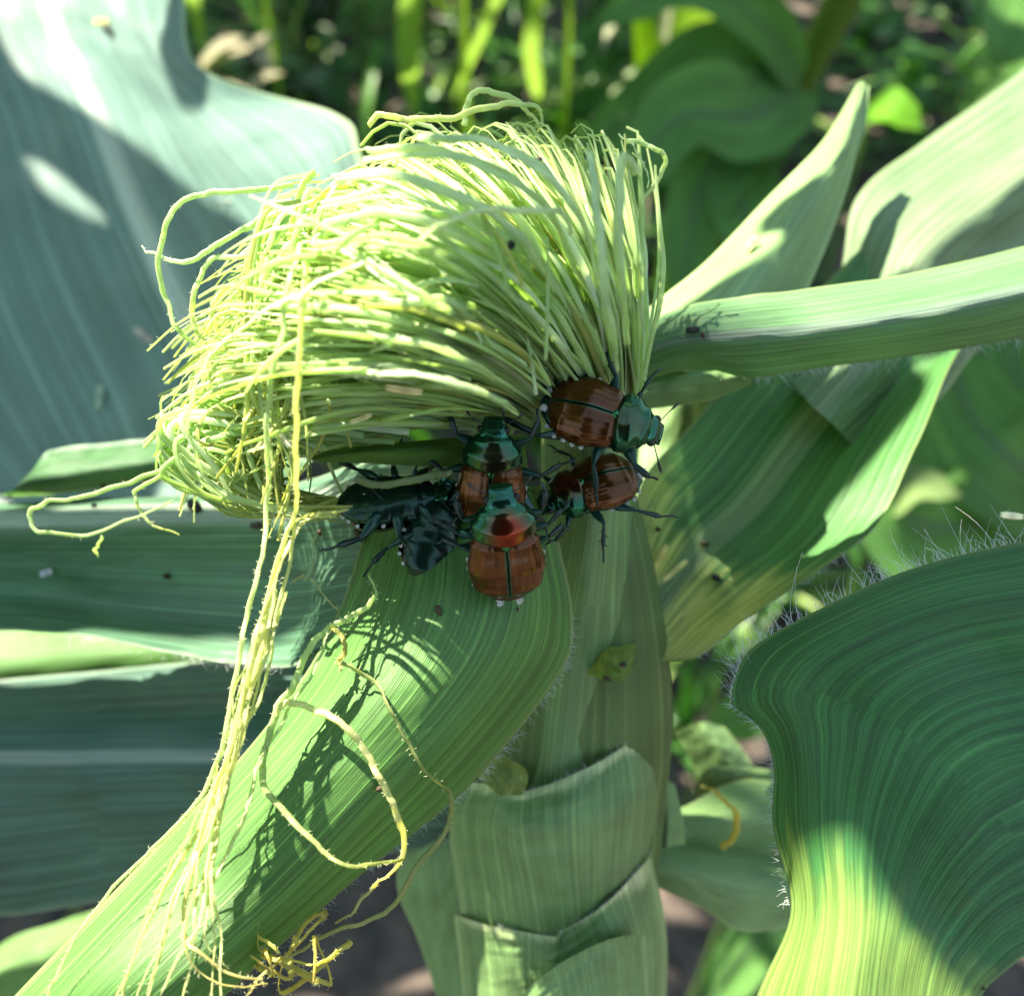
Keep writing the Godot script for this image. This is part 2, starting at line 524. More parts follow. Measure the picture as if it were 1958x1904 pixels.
	# blue-green blades on the far side
	blade("leaf", [
	[-420, -380, 267, -260, -330, 270, -100, -240, 267, 60, -200, 258, 200, -180, 248, 330, -170, 240],
		[-380, 20, 255, -220, 60, 258, -60, 30, 256, 105, 20, 247, 240, 20, 236, 352, -20, 226],
		[-330, 330, 242, -160, 320, 245, 20, 250, 242, 185, 190, 234, 300, 140, 222, 385, 130, 210],
		[-280, 620, 226, -100, 570, 228, 90, 480, 226, 270, 390, 218, 420, 300, 202, 640, 215, 184],
		[-180, 870, 208, 0, 800, 210, 190, 700, 208, 360, 580, 200, 520, 430, 186, 690, 290, 172],
		[-20, 1000, 191, 130, 960, 193, 280, 880, 191, 440, 760, 185, 580, 600, 175, 720, 470, 165],
		[180, 1060, 178, 300, 1030, 180, 420, 980, 178, 540, 900, 172, 650, 800, 165, 760, 700, 158]],
		{"mat": "smooth", "col": C(0.15, 0.255, 0.235), "rib": [0.585, 0.026, C(0.48, 0.58, 0.53)], "edge": [0.03, C(0.3, 0.42, 0.25)], "wave": 1.6, "nu": 56, "nv": 80}, plant)
	blade("leaf", [
		[0, 945, 146, 20, 940, 145, 40, 930, 146],
		[20, 950, 148, 60, 915, 141, 95, 862, 147],
		[110, 945, 148, 150, 905, 140, 190, 848, 148],
		[230, 930, 146, 260, 890, 139, 290, 838, 146],
		[340, 920, 143, 370, 880, 137, 400, 832, 143],
		[520, 960, 135, 560, 920, 130, 600, 880, 134]],
		{"col": C(0.06, 0.19, 0.06), "edge": [0.25, C(0.3, 0.44, 0.33)], "nu": 24, "nv": 40, "ruffle": 0.7}, plant)
	var LC := blade("leaf", [
		[-300, 955, 152, -300, 1000, 143, -300, 1070, 146, -300, 1150, 149, -300, 1235, 140],
		[0, 962, 148, 0, 1002, 138, 0, 1070, 143, 0, 1140, 145, 0, 1205, 136],
		[200, 952, 143, 200, 995, 133, 200, 1075, 138, 200, 1160, 140, 200, 1222, 131],
		[400, 945, 136, 400, 990, 127, 400, 1080, 131, 400, 1180, 132, 400, 1262, 125],
		[560, 925, 130, 560, 985, 121, 560, 1080, 124, 555, 1190, 123, 545, 1275, 120],
		[690, 885, 124, 700, 965, 116, 690, 1070, 116, 675, 1160, 114, 640, 1240, 116],
		[860, 865, 119, 850, 960, 113, 830, 1060, 112, 800, 1150, 112, 740, 1240, 114]],
		{"col": C(0.13, 0.29, 0.18), "rib": [0.19, 0.13, C(0.44, 0.56, 0.46)], "edge": [0.05, C(0.3, 0.4, 0.28)], "wave": 1.0, "nu": 48, "nv": 80, "ruffle": 0.6}, plant)
	fringe("margin_hairs", [-10, 1206, 136, 200, 1222, 131, 400, 1262, 125, 545, 1275, 120], LC, 300, 0.5, 1.2, Vector3(0, -0.6, -0.2), 0.000014)
	blade("leaf", [
		[-320, 1325, 166, -320, 1390, 158, -320, 1455, 156, -320, 1600, 157, -320, 1770, 163],
		[0, 1300, 164, 0, 1375, 155, 0, 1448, 152, 0, 1580, 154, 0, 1752, 160],
		[240, 1278, 161, 240, 1365, 151, 240, 1446, 148, 240, 1560, 150, 240, 1720, 157],
		[470, 1258, 157, 470, 1360, 146, 470, 1445, 143, 470, 1550, 145, 470, 1680, 152],
		[700, 1260, 152, 700, 1360, 143, 700, 1450, 140, 700, 1540, 142, 700, 1640, 148],
		[960, 1300, 146, 960, 1380, 142, 960, 1450, 140, 960, 1520, 141, 960, 1600, 145]],
		{"col": C(0.09, 0.21, 0.16), "rib": [0.5, 0.045, C(0.33, 0.44, 0.40)], "edge": [0.03, C(0.26, 0.36, 0.26)], "wave": 1.3, "nu": 48, "nv": 70}, plant)
	blade("leaf", [
		[-200, 1190, 190, -200, 1300, 182, -200, 1400, 190],
		[60, 1180, 186, 60, 1270, 178, 60, 1380, 186],
		[300, 1170, 180, 300, 1250, 172, 300, 1360, 180],
		[560, 1170, 170, 560, 1240, 164, 560, 1330, 170]],
		{"col": C(0.15, 0.35, 0.085), "nu": 20, "nv": 30}, plant)
	blade("leaf", [
		[-200, 2020, 230, -150, 1960, 224, -100, 1900, 228],
		[-60, 1960, 228, -20, 1870, 220, 10, 1800, 226],
		[60, 1920, 226, 90, 1830, 218, 110, 1765, 224],
		[160, 1900, 222, 190, 1800, 214, 220, 1730, 220],
		[330, 1860, 214, 350, 1780, 208, 380, 1700, 212]],
		{"col": C(0.20, 0.38, 0.12), "nu": 20, "nv": 30, "wave": 1.0}, plant)
	# husk blades on the other side of the ear
	blade("husk_blade", [
		[1640, 158, 158, 1650, 155, 157, 1662, 166, 157],
		[1602, 225, 156, 1630, 220, 152, 1655, 235, 155],
		[1560, 285, 153, 1600, 290, 147, 1640, 290, 152],
		[1470, 375, 149, 1540, 385, 141, 1612, 385, 149],
		[1350, 500, 143, 1450, 510, 134, 1560, 520, 144],
		[1240, 590, 136, 1370, 610, 126, 1500, 640, 138],
		[1160, 680, 128, 1270, 700, 121, 1400, 740, 130]],
		HK.merged({"col": C(0.38, 0.50, 0.24), "wave": 0.9, "nu": 28}), ear)
	blade("husk_blade", [
		[2250, -120, 190, 2270, -20, 184, 2300, 60, 178, 2360, 160, 186, 2420, 280, 192],
		[1958, 130, 182, 2010, 200, 174, 2060, 260, 167, 2130, 340, 175, 2200, 440, 182],
		[1765, 270, 174, 1820, 330, 166, 1870, 400, 159, 1940, 460, 166, 2010, 540, 172],
		[1640, 375, 166, 1700, 440, 157, 1760, 500, 150, 1830, 570, 157, 1890, 640, 163],
		[1598, 545, 159, 1640, 600, 150, 1690, 650, 143, 1740, 700, 148, 1800, 760, 154],
		[1500, 700, 150, 1530, 750, 142, 1570, 790, 137, 1610, 830, 140, 1660, 880, 146]],
		{"mat": "leaf", "col": C(0.24, 0.37, 0.20), "rib": [0.48, 0.05, C(0.36, 0.46, 0.28)], "edge": [0.03, C(0.3, 0.42, 0.2)], "wave": 1.0, "nu": 40}, ear)
	var F3 := blade("husk_blade", [
		[2280, 385, 128, 2280, 420, 120, 2280, 460, 118, 2280, 500, 120, 2280, 560, 127],
		[1958, 470, 124, 1958, 510, 117, 1958, 555, 114, 1958, 595, 116, 1958, 645, 122],
		[1740, 522, 122, 1740, 560, 115, 1740, 600, 112, 1740, 640, 114, 1745, 680, 120],
		[1540, 552, 121, 1545, 590, 114, 1550, 628, 111, 1555, 665, 113, 1560, 705, 119],
		[1390, 570, 120, 1400, 605, 113, 1410, 640, 111, 1420, 680, 113, 1440, 722, 118],
		[1290, 592, 121, 1295, 622, 115, 1300, 650, 113, 1310, 680, 114, 1330, 705, 118],
		[1200, 640, 122, 1205, 660, 117, 1210, 680, 116, 1215, 705, 117, 1225, 730, 120]],
		{"mat": "leaf", "col": C(0.20, 0.40, 0.19), "rib": [0.5, 0.09, C(0.30, 0.42, 0.33)], "edge": [0.06, C(0.3, 0.42, 0.18)], "wave": 0.5, "nu": 44, "ruffle": 0.35}, ear)
	fringe("margin_hairs", [1958, 645, 121.8, 1745, 680, 119.8, 1560, 705, 118.8, 1440, 722, 117.8], F3, 320, 0.6, 1.6, Vector3(0.2, -0.6, -0.1), 0.000016)
	blade("husk_blade", [
		[1200, 700, 126, 1205, 730, 122, 1215, 760, 122, 1225, 785, 124],
		[1280, 690, 127, 1285, 720, 122, 1290, 750, 122, 1295, 775, 125],
		[1350, 690, 129, 1355, 715, 124, 1355, 740, 124, 1358, 765, 127],
		[1440, 690, 132, 1445, 705, 128, 1440, 720, 127, 1435, 735, 129]],
		HK.merged({"col": C(0.32, 0.46, 0.30), "nu": 20, "nv": 24}), ear)
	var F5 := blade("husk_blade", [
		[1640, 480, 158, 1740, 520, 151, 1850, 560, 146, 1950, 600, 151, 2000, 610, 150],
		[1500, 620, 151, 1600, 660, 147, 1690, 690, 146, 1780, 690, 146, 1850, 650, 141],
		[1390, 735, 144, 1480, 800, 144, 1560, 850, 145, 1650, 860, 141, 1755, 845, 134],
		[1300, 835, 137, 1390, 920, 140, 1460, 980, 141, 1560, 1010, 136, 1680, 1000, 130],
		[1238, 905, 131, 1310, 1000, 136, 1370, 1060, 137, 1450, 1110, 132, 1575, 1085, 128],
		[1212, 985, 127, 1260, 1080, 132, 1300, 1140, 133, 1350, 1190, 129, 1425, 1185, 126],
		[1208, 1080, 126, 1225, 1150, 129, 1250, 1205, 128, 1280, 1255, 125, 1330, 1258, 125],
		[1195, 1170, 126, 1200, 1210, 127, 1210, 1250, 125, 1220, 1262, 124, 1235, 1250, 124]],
		{"mat": "leaf", "col": C(0.11, 0.31, 0.09), "rib": [0.40, 0.10, C(0.30, 0.44, 0.22)], "edge": [0.04, C(0.3, 0.42, 0.15)], "end": [0.52, 0.72, C(0.80, 0.85, 0.28)], "wave": 0.5, "nu": 56, "nv": 80}, ear)  # end colour: pale collar, with the sunlit glow of the throat painted in
	fringe("margin_hairs", [1680, 1000, 129.8, 1575, 1085, 127.8, 1425, 1185, 125.8, 1330, 1258, 124.8], F5, 160, 0.5, 1.4, Vector3(0.5, -0.4, -0.2), 0.000016)
	blade("husk_blade", [
		[1185, 750, 152, 1240, 745, 147, 1300, 750, 146, 1360, 760, 150],
		[1185, 850, 150, 1235, 850, 145, 1290, 850, 145, 1345, 845, 149],
		[1190, 940, 146, 1225, 945, 142, 1265, 945, 142, 1310, 935, 146],
		[1195, 1020, 142, 1220, 1025, 139, 1245, 1025, 139, 1275, 1020, 142]],
		HK.merged({"col": C(0.54, 0.66, 0.36), "nu": 20, "nv": 24}), ear)
	# small husk blades low beside the ear
	blade("husk_blade", [
		[1215, 1590, 150, 1225, 1640, 146, 1240, 1690, 148],
		[1290, 1600, 152, 1310, 1665, 146, 1330, 1730, 150],
		[1390, 1610, 156, 1405, 1690, 149, 1420, 1780, 154],
		[1500, 1630, 160, 1510, 1700, 153, 1520, 1770, 157],
		[1700, 1640, 166, 1700, 1700, 160, 1700, 1760, 164]],
		HK.merged({"col": C(0.30, 0.44, 0.22), "nu": 24, "nv": 34, "wave": 1.0}), ear)
	blade("husk_blade", [
		[1225, 1560, 152, 1235, 1585, 148, 1245, 1610, 150],
		[1300, 1545, 155, 1310, 1580, 150, 1320, 1625, 153],
		[1420, 1490, 160, 1430, 1560, 152, 1435, 1630, 157],
		[1560, 1500, 165, 1565, 1560, 158, 1570, 1620, 162]],
		HK.merged({"col": C(0.28, 0.40, 0.18), "nu": 24, "nv": 34}), ear)
	blade("husk_blade", [
		[1260, 1500, 146, 1272, 1490, 143, 1290, 1500, 146],
		[1256, 1560, 146, 1275, 1555, 141, 1305, 1560, 145],
		[1256, 1620, 147, 1275, 1620, 142, 1310, 1615, 147]],
		HK.merged({"col": C(0.30, 0.42, 0.06), "nu": 16, "nv": 16}), ear)
	blade("husk_blade", [
		[1325, 1520, 164, 1350, 1470, 160, 1400, 1465, 162],
		[1390, 1545, 165, 1420, 1480, 160, 1470, 1470, 163],
		[1500, 1570, 168, 1520, 1500, 163, 1560, 1480, 166]],
		HK.merged({"col": C(0.48, 0.60, 0.24), "nu": 20, "nv": 20}), ear)
	blade("husk_blade", [
		[1290, 1400, 172, 1340, 1380, 168, 1385, 1390, 172],
		[1320, 1450, 172, 1370, 1430, 167, 1425, 1440, 171],
		[1340, 1520, 173, 1400, 1500, 168, 1460, 1500, 172]],
		HK.merged({"col": C(0.24, 0.36, 0.20), "nu": 20, "nv": 20}), ear)

	# broad blade that bends in from beside, its margin fringed with white hairs
	var G := blade("leaf", [
		[1380, 2080, 98, 1480, 2090, 92, 1600, 2110, 88, 1720, 2130, 87, 1840, 2150, 88],
		[1452, 1890, 97, 1530, 1900, 91, 1620, 1910, 88, 1720, 1930, 88, 1850, 1980, 88],
		[1512, 1740, 97, 1560, 1740, 92, 1640, 1760, 89, 1740, 1800, 88, 1880, 1900, 88],
		[1478, 1580, 98, 1545, 1590, 93, 1640, 1630, 90, 1770, 1720, 89, 1920, 1860, 88],
		[1480, 1470, 98, 1540, 1480, 94, 1650, 1530, 91, 1810, 1650, 89, 1960, 1830, 88],
		[1455, 1395, 99, 1530, 1400, 95, 1670, 1450, 91.5, 1850, 1600, 89, 2010, 1810, 88],
		[1396, 1345, 100.5, 1510, 1330, 96, 1690, 1390, 92, 1890, 1560, 89, 2070, 1800, 88],
		[1430, 1246, 100, 1560, 1260, 95, 1730, 1340, 92, 1940, 1530, 89, 2130, 1790, 88],
		[1575, 1160, 97, 1670, 1200, 94, 1800, 1300, 92, 1990, 1510, 89, 2190, 1780, 88],
		[1750, 1085, 95, 1810, 1150, 93, 1900, 1270, 92, 2060, 1500, 89, 2250, 1780, 88],
		[1958, 1035, 93, 1980, 1120, 92, 2030, 1250, 91, 2160, 1490, 89, 2320, 1780, 88],
		[2250, 990, 92, 2260, 1080, 91, 2290, 1220, 91, 2340, 1480, 89, 2440, 1780, 88],
		[2650, 985, 95, 2660, 1070, 93, 2680, 1200, 92, 2720, 1430, 92, 2780, 1680, 93],
		[3150, 1080, 104, 3160, 1140, 102, 3170, 1230, 101, 3190, 1380, 102, 3220, 1540, 104],
		[3700, 1330, 118, 3704, 1345, 117, 3708, 1365, 117, 3714, 1390, 117, 3720, 1410, 118]],
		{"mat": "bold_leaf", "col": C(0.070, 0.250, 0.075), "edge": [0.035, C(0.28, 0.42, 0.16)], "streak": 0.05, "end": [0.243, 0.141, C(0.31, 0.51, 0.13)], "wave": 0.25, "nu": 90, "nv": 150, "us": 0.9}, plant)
	fringe("margin_hairs", [1396, 1345, 100.4, 1405, 1300, 100.2, 1430, 1246, 99.9, 1490, 1205, 98.6, 1575, 1160, 96.9, 1660, 1120, 96, 1750, 1085, 94.9, 1850, 1058, 94, 1958, 1035, 92.9], G, 240, 0.7, 2.8, Vector3(-0.35, 0.8, -0.1), 0.000022, 0.7)
	fringe("margin_hairs", [1396, 1345, 100.4, 1455, 1395, 98.9, 1480, 1470, 97.9, 1478, 1580, 97.9, 1512, 1740, 96.9], G, 160, 0.4, 1.2, Vector3(-0.8, 0.0, -0.1), 0.000018)

# ---------------------------------------------------------------- silk
var silk_parts := 0
func strand(mb: MB, px: PackedVector3Array, w: float, col: Color, tip: Color, hairs := 0.0, flat := 0.3) -> void:
	var n := px.size()
	var pts := PackedVector3Array(); var rr := PackedFloat32Array(); var cc := PackedColorArray()
	var sd := R(0, 500)
	for k in n:
		var t := float(k) / (n - 1)
		pts.append(PV(px[k]))
		var taper := 1.0 - 0.55 * smoothstep(0.6, 1.0, t)
		rr.append(w * 0.5e-3 * taper * (1.0 + 0.14 * nz.get_noise_1d(sd + k * 4.0)))
		var q := col.lerp(tip, t * t) * (1.0 + 0.16 * nz.get_noise_1d(sd + 90.0 + k * 9.0))
		q.a = 1.0
		cc.append(q)
	mb.tube(pts, rr, flat, 6, cc, Vector3(R(-1, 1), R(-1, 1), R(-1, 1)))
	if hairs > 0.0:
		for k in n - 1:
			var seg := pts[k].distance_to(pts[k + 1])
			var m := int(seg * 1000.0 * hairs + rng.randf())
			for h in m:
				var p := pts[k].lerp(pts[k + 1], rng.randf())
				var d := Vector3(R(-1, 1), R(-1, 1), R(-1, 1))
				var tt := (pts[k + 1] - pts[k]).normalized()
				d = (d - tt * d.dot(tt)).normalized()
				var l := R(0.12, 0.42) * 0.001
				var a := p + d * rr[k] * 0.6
				mb.tube(PackedVector3Array([a, a + d * l * 0.6 + tt * l * R(-0.2, 0.2), a + d * l + tt * l * R(-0.3, 0.5)]), PackedFloat32Array([0.000028, 0.00002, 0.000008]), 1.0, 3, PackedColorArray([col, C(0.85, 0.85, 0.7), C(0.9, 0.9, 0.8)]))
func hero(line: Array, w: float, col: Color, tip: Color, hairs: float, n := 0) -> void:
	var v := vecs(line)
	var mb := MB.new()
	var l := spline(v, n if n > 0 else v.size() * 6)
	var sd := R(0, 900)
	for k in l.size():
		l[k] += Vector3(nz.get_noise_2d(sd, k * 1.6), nz.get_noise_2d(sd + 50.0, k * 1.6), nz.get_noise_2d(sd + 90.0, k * 1.6) * 0.1) * 11.0
	for k in l.size():
		if l[k].y > 1200.0 and l[k].z < 98.0:
			l[k].z -= 1.0 + 2.6 * smoothstep(1450.0, 1850.0, l[k].y)
	strand(mb, l, w, col, tip, hairs)
	put("silk_strand", mb, M.silk, ear)
	silk_parts += 1
func tuft_path(a: float, l: float, px_len_scale := 1.0) -> PackedVector3Array:
	# one strand of the tuft: a 0 (upright) .. 1 (lying along the lower side), l 0 back .. 1 front
	var x := lerpf(1222, 955, a) + R(-14, 14)
	var y := lerpf(735, 800, a) + R(-16, 16) + 16.0 * l
	var p0 := lerpf(86, 168, pow(a, 1.0)) + R(-10, 10)
	var p1: float
	if a < 0.35:
		p1 = lerpf(103, 165, a / 0.35)
	elif a < 0.65:
		p1 = lerpf(165, 181, (a - 0.35) / 0.3)
	else:
		p1 = lerpf(181, 190, (a - 0.65) / 0.35)
	p1 += R(-11, 11)
	var l1 := (lerpf(450, 590, smoothstep(0.0, 0.3, a)) - 120.0 * smoothstep(0.7, 1.0, a)) * R(0.92, 1.04) * px_len_scale
	var p2 := R(205, 268)
	var l2 := R(30, 210) * lerpf(0.55, 1.2, a) * lerpf(0.35, 1.0, smoothstep(0.0, 0.2, a))
	var out := PackedVector3Array()
	var d0 := lerpf(114, 108, l)
	var bulge := lerpf(-8, 30, l) * lerpf(0.55, 1.0, smoothstep(0.0, 0.5, a)) * lerpf(1.0, 0.6, smoothstep(0.7, 1.0, a))
	var n := 22
	var tot := l1 + l2
	var sd := R(0, 900)
	for k in n + 1:
		var s := tot * k / n
		var f := s / l1
		out.append(Vector3(x, y, d0 - bulge * sin(PI * clampf(f * 0.72, 0, 1)) + 1.3 * nz.get_noise_2d(sd, f * 40.0)))
		var ang := lerpf(p0, p1, smoothstep(-0.1, 1.0, f)) if f < 1.0 else lerpf(p1, p2, smoothstep(0.0, 0.8, (s - l1) / l2))
		ang += 13.0 * nz.get_noise_2d(sd + 30.0, f * 30.0)
		x += cos(deg_to_rad(ang)) * tot / n
		y -= sin(deg_to_rad(ang)) * tot / n
	return out
func silk_col() -> Color:
	var c := C(0.50, 0.68, 0.30).lerp(C(0.66, 0.82, 0.52), rng.randf())
	if rng.randf() < 0.10:
		c = C(0.76, 0.88, 0.72)
	if rng.randf() < 0.12:
		c = C(0.58, 0.64, 0.26)
	return c
func build_silk() -> void:
	var Y := C(0.72, 0.76, 0.42); var YT := C(0.68, 0.62, 0.28); var PG := C(0.60, 0.74, 0.42); var WH := C(0.72, 0.82, 0.66)
	# strands one can follow
	hero([560, 352, 99, 505, 362, 98, 420, 370, 97, 350, 385, 97, 310, 440, 98, 303, 520, 99, 320, 590, 100, 360, 650, 101, 430, 690, 102, 480, 700, 103], 0.52, PG, PG, 1.5)
	hero([560, 372, 100, 510, 400, 99, 460, 440, 98, 400, 480, 98, 350, 493, 98, 300, 490, 99, 268, 468, 100], 0.5, PG, WH, 1.5)
	hero([690, 505, 80, 635, 528, 79.5, 560, 565, 80, 500, 600, 83, 440, 640, 87, 395, 690, 92, 370, 740, 93, 362, 800, 94, 370, 860, 95, 400, 920, 96, 470, 960, 97, 560, 985, 98], 0.72, WH, PG, 4.0)
	hero([575, 470, 84, 552, 540, 81, 540, 620, 81, 522, 700, 82, 515, 760, 84, 512, 850, 87, 510, 950, 92, 500, 1050, 92, 480, 1150, 92, 460, 1250, 92, 440, 1350, 92, 420, 1450, 92, 375, 1540, 93, 300, 1620, 94, 230, 1685, 95, 170, 1760, 95, 115, 1850, 94, 90, 1910, 94], 0.44, PG, Y, 3.5)
	hero([590, 500, 83, 577, 600, 80, 570, 700, 80, 571, 800, 82, 566, 900, 86, 562, 985, 91, 540, 1050, 91, 505, 1180, 91, 475, 1290, 91, 452, 1400, 91, 425, 1480, 91, 395, 1560, 92, 340, 1650, 92, 290, 1740, 92, 250, 1850, 91, 235, 1920, 91], 0.52, Y, Y, 3.5)
	hero([665, 975, 97, 600, 985, 95, 565, 995, 93, 545, 1040, 92, 520, 1130, 91, 490, 1230, 91, 465, 1320, 91, 445, 1420, 91, 430, 1500, 91, 392, 1600, 91, 372, 1700, 90, 352, 1790, 90, 380, 1860, 90, 450, 1890, 90, 510, 1880, 92], 0.58, Y, YT, 3.0)
	hero([640, 985, 97, 575, 1005, 94, 530, 1100, 93, 515, 1190, 92, 492, 1270, 92, 470, 1350, 92, 455, 1440, 92, 400, 1560, 92, 375, 1640, 91, 350, 1740, 91, 360, 1800, 90, 420, 1850, 90, 500, 1870, 91], 0.48, Y, YT, 3.0)
	hero([560, 1000, 93, 545, 1100, 92, 525, 1200, 92, 500, 1290, 92, 468, 1330, 92, 450, 1420, 92, 440, 1480, 92, 420, 1560, 92, 395, 1640, 91, 380, 1760, 90, 330, 1850, 90, 300, 1910, 90], 0.4, Y, Y, 2.5)
	hero([708, 1098, 100, 716, 1130, 97, 695, 1163, 96, 640, 1190, 96, 600, 1225, 96, 570, 1290, 96, 540, 1340, 95, 512, 1400, 94, 500, 1450, 94, 512, 1512, 93, 560, 1570, 92.5, 610, 1620, 92, 660, 1652, 92, 720, 1655, 93, 770, 1640, 96], 0.62, PG, C(0.42, 0.46, 0.12), 3.0)
	hero([520, 1370, 95, 555, 1345, 94, 610, 1360, 93.5, 660, 1395, 93, 700, 1440, 93, 730, 1490, 93, 750, 1550, 94, 772, 1600, 96, 760, 1650, 97, 720, 1690, 98, 680, 1740, 99, 640, 1770, 100], 0.60, Y, YT, 3.0)
	hero([655, 1265, 95.5, 710, 1300, 95, 745, 1350, 94.5, 770, 1410, 94.5, 810, 1470, 95.5, 850, 1510, 98, 866, 1540, 100, 850, 1585, 101, 800, 1650, 101, 760, 1720, 101, 700, 1760, 100, 620, 1790, 99, 560, 1820, 98, 500, 1860, 97, 470, 1910, 96], 0.50, C(0.40, 0.48, 0.2), YT, 2.5)
	hero([620, 1215, 96, 612, 1260, 95.5, 590, 1300, 95, 555, 1350, 94.5, 530, 1400, 94, 500, 1440, 93.5, 480, 1500, 93, 470, 1560, 92.5, 430, 1640, 92, 400, 1720, 91, 390, 1800, 90.5, 440, 1850, 91], 0.60, PG, Y, 2.5)
	hero([640, 1195, 96, 655, 1230, 96, 650, 1260, 96, 655, 1280, 96], 0.45, C(0.5, 0.5, 0.15), YT, 5.0)
	hero([700, 240, 104, 730, 222, 103, 790, 230, 102, 850, 228, 102, 920, 207, 102, 980, 199, 103, 1030, 212, 104, 1035, 245, 105], 0.62, Y, PG, 2.5)
	hero([885, 240, 104, 890, 200, 104, 920, 174, 104, 970, 185, 104, 1010, 215, 104, 1030, 250, 104], 0.6, PG, Y, 2.5)
	hero([1180, 260, 106, 1215, 285, 106, 1232, 320, 107, 1238, 355, 107], 0.5, WH, PG, 0.5)
	hero([1195, 270, 107, 1250, 280, 107, 1276, 300, 108, 1262, 340, 108, 1232, 375, 108, 1222, 410, 108], 0.5, PG, Y, 0.5)
	hero([800, 463, 77, 830, 435, 76, 880, 413, 76, 940, 402, 76, 1000, 398, 77, 1050, 402, 79, 1085, 425, 81, 1093, 447, 83], 0.62, WH, WH, 9.0)
	hero([505, 478, 99, 460, 490, 98, 400, 500, 98, 372, 540, 98, 370, 600, 99, 385, 645, 100, 400, 670, 100], 0.5, PG, Y, 2.0)
	hero([520, 540, 98, 470, 545, 97, 430, 555, 97, 405, 580, 97, 415, 620, 98, 440, 650, 99], 0.55, Y, Y, 2.0)
	hero([390, 860, 105, 300, 900, 106, 220, 932, 108, 140, 950, 110, 80, 962, 112, 55, 985, 113, 75, 1015, 113, 150, 1025, 114, 250, 992, 112, 330, 960, 110], 0.5, PG, PG, 1.0)
	hero([330, 900, 106, 265, 930, 108, 256, 965, 109, 285, 1000, 110, 340, 1020, 111], 0.45, PG, Y, 1.0)
	hero([310, 785, 100, 330, 860, 99, 380, 912, 98, 450, 950, 97, 560, 972, 97, 640, 985, 98], 0.8, PG, PG, 1.5)
	hero([190, 1030, 120, 183, 1045, 120, 186, 1065, 121], 0.45, PG, PG, 0.0)
	hero([585, 1105, 108, 600, 1060, 106, 604, 1030, 105, 590, 1005, 103], 0.5, C(0.45, 0.6, 0.4), PG, 0.5)
	hero([680, 915, 97, 740, 925, 98, 800, 918, 98, 850, 905, 99, 880, 895, 100], 0.75, C(0.32, 0.42, 0.2), PG, 0.5)
	hero([700, 1165, 108, 660, 1170, 107, 590, 1108, 108, 560, 1108, 109], 0.4, Y, YT, 1.0)
	hero([1380, 1625, 150, 1408, 1590, 149, 1405, 1550, 148, 1370, 1515, 148, 1340, 1505, 149], 0.9, C(0.72, 0.6, 0.12), YT, 0.0)
	# pale broad strands arching over the front of the tuft
	for q in [[612, 405, 735, 375, 830, 395, 940, 455, 1000, 520], [600, 470, 700, 452, 800, 466, 900, 505, 985, 580], [640, 345, 760, 333, 900, 388, 1010, 470, 1060, 560], [650, 468, 720, 508, 800, 560, 860, 600, 930, 650], [655, 545, 720, 572, 800, 578, 870, 580, 950, 640], [700, 300, 820, 292, 950, 330, 1050, 410, 1100, 520], [620, 430, 720, 412, 820, 425, 920, 470, 1000, 550], [800, 270, 930, 275, 1040, 330, 1110, 420, 1140, 540], [610, 620, 700, 640, 800, 655, 900, 690, 980, 740], [640, 700, 740, 712, 850, 730, 930, 760, 990, 790], [1215, 330, 1190, 300, 1180, 420, 1190, 540, 1200, 660], [1130, 290, 1140, 380, 1150, 480, 1165, 600, 1180, 700]]:
		for e in 2:
			var j := R(-12, 12) * e
			hero([q[0], q[1] + j, 83, q[2], q[3] + j, 79 + e, q[4], q[5] + j, 77.5 + e, q[6], q[7] + j, 80 + e, q[8], q[9] + j, 88], R(0.5, 0.82), WH.lerp(PG, rng.randf() * 0.6), PG, 0.8)
	# bright hanging bundle over the front blade
	for k in 8:
		var e := R(-26, 24); var f := R(-26, 26)
		hero([530 + e, 1130, 93, 500 + e, 1230, 92.5, 470 + e * 1.2, 1330, 92.5, 445 + f, 1420, 92.5, 420 + f, 1500, 92, 390 + f * 2, 1600, 91.5, 350 + f * 3 + e, 1700, 91, 330 + f * 4 + e * 2, 1800, 90.5, 300 + f * 5 + e * 3, 1920, 90], R(0.25, 0.45), Y.lerp(PG, rng.randf() * 0.5), Y, 2.0)
	# tangle low down, beyond the blade
	for k in 7:
		var a := R(510, 620); var c := R(1790, 1900)
		hero([a, c, 97, a + R(-60, 60), c + R(-40, 40), 98, a + R(-60, 80), c + R(-50, 50), 99, a + R(-70, 90), c + R(-60, 60), 98, a + R(-80, 60), c + R(-60, 60), 97], R(0.35, 0.6), C(0.72, 0.70, 0.22), C(0.7, 0.6, 0.15), 3.0)
	# the tuft, front layers as strands of their own
	var mass := MB.new()
	for k in 1050:
		var a := rng.randf()
		var l := pow(rng.randf(), 0.75)
		var own := l > 0.62 and silk_parts < 245
		var path := tuft_path(a, l, 1.0 if rng.randf() < 0.85 else R(0.5, 0.9))
		var mb: MB = MB.new() if own else mass
		var col := silk_col()
		strand(mb, path, R(0.36, 0.78), col, col.lerp(C(0.64, 0.66, 0.28), 0.4), 0.5 if own else 0.0)
		if own:
			put("silk_strand", mb, M.silk, ear)
			silk_parts += 1
